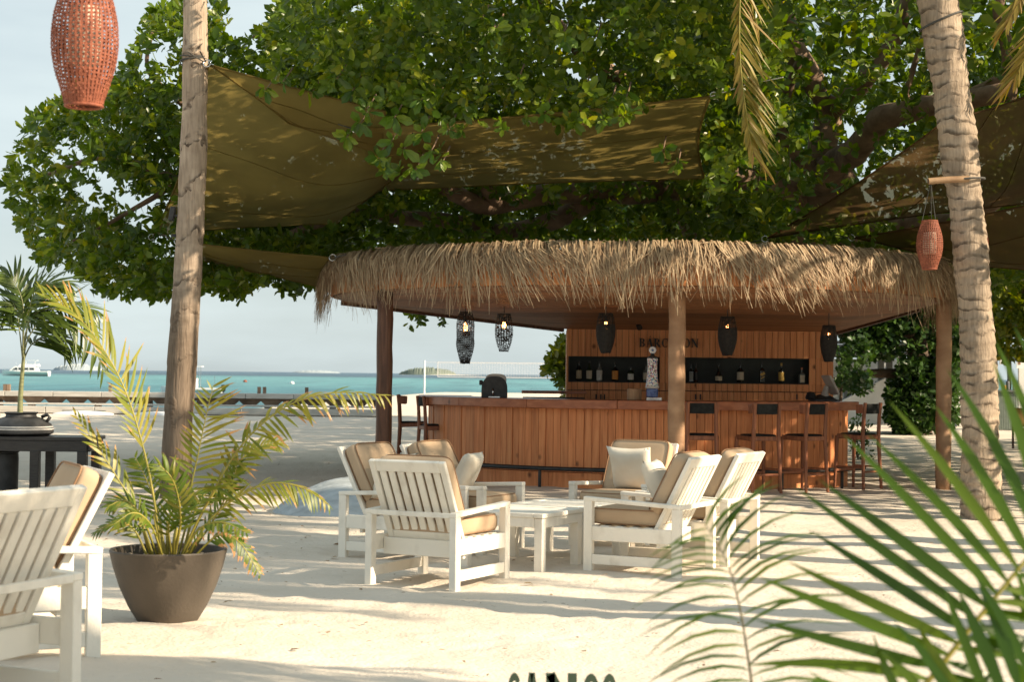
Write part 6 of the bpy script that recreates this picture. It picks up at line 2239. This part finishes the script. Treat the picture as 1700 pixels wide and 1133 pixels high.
for k in range(npan):
    xa, xb = ja + (jb - ja) * k / npan, ja + (jb - ja) * (k + 1) / npan
    m = MB()
    q = (xb - xa) * .26
    y0, y1_ = JD + .10, JD + .16
    pr = [(xa, z1), (xb, z1), (xb, zt + .02), (xb - q, z0), (xa + q, z0), (xa, zt + .02)]
    vs = [(x, y0, z) for x, z in pr] + [(x, y1_, z) for x, z in pr]
    m.add(vs, [tuple(range(6)), tuple(range(11, 5, -1))] + [(i, (i + 1) % 6, (i + 1) % 6 + 6, i + 6) for i in range(6)])
    m.build('side_panel', 'dock_brown', jt)
for k, px in enumerate((6, 60, 170, 255, 340, 452, 560, 640)):
    x = P(px, 0, JD).x
    MB().box((x, JD + .28, .15), (.22, .2, .8)).build('pile', 'dock_brown', jt)
for px in (15, 21, 190, 437, 446, 516):
    x = P(px, 0, JD).x
    MB().box((x, JD + .3, jz(648)), (.11, .11, jz(643) - jz(656))).build('mooring_post', 'dock_brown', jt)
# low hulls drawn up under the jetty
for px0, px1, lab in ((105, 205, 'upturned white hull lying on the sand under the jetty, beside the vase palm'), (225, 345, 'white kayak hull on the sand under the jetty, partly behind the smooth trunk')):
    xa, xb = P(px0, 0, 57).x, P(px1, 0, 57).x
    t = thing('kayak', lab, 'kayak', ((xa + xb) / 2, 56.6, 0), 0, 'kayaks under the jetty')
    n = 16
    def hull(u, v):
        a = PI * v
        s = max(.02, math.sin(PI * (u * .94 + .03))) ** .6
        return ((u - .5) * (xb - xa), .32 * s * math.cos(a), .0 + .13 * s * math.sin(a))
    part(MB().grid(hull, 20, 8), 'hull', 'boat_white', t, smooth=True)
    part(MB().bar((-(xb - xa) * .36, 0, .125), ((xb - xa) * .36, 0, .125), .04, .03), 'keel_strip', 'post_grey', t)

# ------------------------------------------------------------------ boats
def hull_mb(L_, B_, H_, bow=1):
    m = MB()
    n, k = 18, 8
    def fn(u, v):
        x = (u - .5) * L_
        s = (1 - max(0, (u - .55) / .45) ** 2.2)
        w_ = B_ / 2 * s
        a = (v - .5) * 2
        z = H_ * abs(a) ** .7 * (1 + .25 * max(0, u - .5)) - H_ * .25 * 0
        return (bow * (x + .06 * L_ * max(0, u - .8) * abs(a)), w_ * math.copysign(min(1, abs(a) * 1.6) ** .8, a), z)
    m.grid(fn, n, k)
    m.grid(lambda u, v: (bow * (u - .5) * L_, (v - .5) * B_ * .96 * (1 - max(0, (u - .55) / .45) ** 2.2), H_ * (.97 + .25 * max(0, u - .5))), n, 2)
    m.add([(bow * -.5 * L_, -B_ / 2, H_), (bow * -.5 * L_, B_ / 2, H_), (bow * -.5 * L_, B_ * .3, 0), (bow * -.5 * L_, -B_ * .3, 0)], [(0, 1, 2, 3)])
    return m
YD = 560.0
yp = P(43, 620, YD)
yt = thing('motor_yacht', 'white motor yacht with flybridge anchored off the beach', 'yacht', (yp.x, YD, -.85))
part(hull_mb(15.5, 4.2, 1.75, -1), 'hull', 'boat_white', yt, smooth='auto')
def cabin(x0, x1, wd, z0, z1, rake0, rake1):
    m = MB()
    vs = []
    for s in (-1, 1):
        vs += [(x0, s * wd / 2, z0), (x1, s * wd / 2, z0), (x1 - rake1, s * wd / 2 * .9, z1), (x0 + rake0, s * wd / 2 * .9, z1)]
    return m.add(vs, [(0, 1, 2, 3), (7, 6, 5, 4), (0, 4, 5, 1), (1, 5, 6, 2), (2, 6, 7, 3), (3, 7, 4, 0)])
cb = part(cabin(-5.2, 4.2, 3.4, 1.75, 3.3, 1.9, .9), 'cabin', 'boat_white', yt)
part(cabin(-4.2, 3.3, 3.5, 2.1, 2.85, 1.2, .3), 'cabin_window', 'glass_dark', cb)
for x in (-2.2, -.4, 1.4):
    part(MB().box((x, -1.76, 2.45), (.3, .06, .85)), 'window_pillar', 'boat_white', cb)
fb = part(cabin(-2.2, 4.4, 3.0, 3.3, 4.0, .6, .2), 'flybridge', 'boat_white', yt)
part(MB().box((1.6, 0, 5.25), (4.4, 2.8, .12)), 'hard_top', 'boat_white', fb)
for x in (.2, 3.2):
    part(MB().bar((x, -1.2, 3.9), (x + .3, -1.2, 5.2), .16, .16), 'roof_strut', 'boat_white', fb)
part(MB().bar((-2.6, 0, 3.3), (-3.4, 0, 4.5), .06, .06), 'mast', 'boat_white', yt)
part(MB().bar((-7.6, -.6, 2.6), (-3.8, -1.6, 2.5), .06, .06), 'bow_rail', 'chrome', yt)

BD = 150.0
bpx = P(318, 655, BD)
bt = thing('fishing_boat', 'small white open boat with T-top and black outboard, behind the trunk', 'boat', (bpx.x, BD, -.85))
part(hull_mb(5.4, 1.9, .85, -1), 'hull', 'boat_white', bt, smooth='auto')
part(cabin(-.6, .5, .8, .85, 1.7, .25, 0), 'console', 'boat_white', bt)
part(MB().box((.1, 0, 2.75), (1.7, 1.3, .07)), 'canopy', 'boat_white', bt)
for x in (-.5, .7):
    for y in (-.5, .5):
        part(MB().bar((x, y, .85), (x, y, 2.72), .045, .045), 'canopy_post', 'chrome', bt)
part(MB().bar((2.1, -.4, .9), (2.1, -.4, 1.9), .04, .04), 'rod_holder', 'chrome', bt)
ob = superbox(.42, .38, .62, .6, 14, 8); rot_mb(ob, Matrix.Translation((2.82, 0, .85)))
part(ob, 'outboard_motor', 'black_metal', bt, smooth=True)
part(MB().bar((2.82, 0, .6), (2.84, 0, -.2), .14, .12), 'motor_leg', 'black_metal', bt)
for px, py, lab in ((407, 635, 'tiny red mooring buoy afloat past the fishing boat'), (485, 638, 'tiny white mooring buoy afloat before the palm frond tip')):
    q = G(px, py, -.8)
    o = MB().lathe([(.05, -.25), (.38, -.1), (.45, .1), (.3, .38), (.08, .45)], 12, (q.x, q.y, -.75)).build('buoy', 'terracotta' if px < 450 else 'boat_white', None, smooth=True)
    tag(o, lab, 'buoy')

# ------------------------------------------------------------------ volleyball net
ND = 122.0
na, nb = P(727, 602, ND), P(935, 599, ND)
nt_ = thing('volleyball_net', 'volleyball net strung between white poles on the beach', 'net', (na.x, ND, -.8))
for q in (P(705, 600, ND), nb):
    MB().tube([(q.x, ND, -2.4), (q.x, ND, P(705, 599, ND).z)], .06, 8).build('pole', 'boat_white', nt_)
hN = na.z - P(727, 626, ND).z
for j, w_ in ((0, .06), (1, .05)):
    z = na.z - hN * j
    MB().bar((na.x, ND, z), (nb.x, ND, z), .02, w_).build('band_tape', 'net', nt_)
m = MB()
for i in range(47):
    x = na.x + (nb.x - na.x) * i / 46
    m.bar((x, ND, na.z), (x, ND, na.z - hN), .012, .012, (1, 0, 0))
for j in range(1, 7):
    z = na.z - hN * j / 7
    m.bar((na.x, ND, z), (nb.x, ND, z), .012, .012)
tag(m.build('netting', 'net', nt_), kind='stuff')
MB().bar((na.x, ND, na.z + .05), (na.x, ND, na.z - hN), .06, .05, (1, 0, 0)).build('side_tape', 'net', nt_)
MB().bar((P(705, 601, ND).x, ND, na.z), (na.x, ND, na.z), .02, .02).build('tension_line', 'net', nt_)
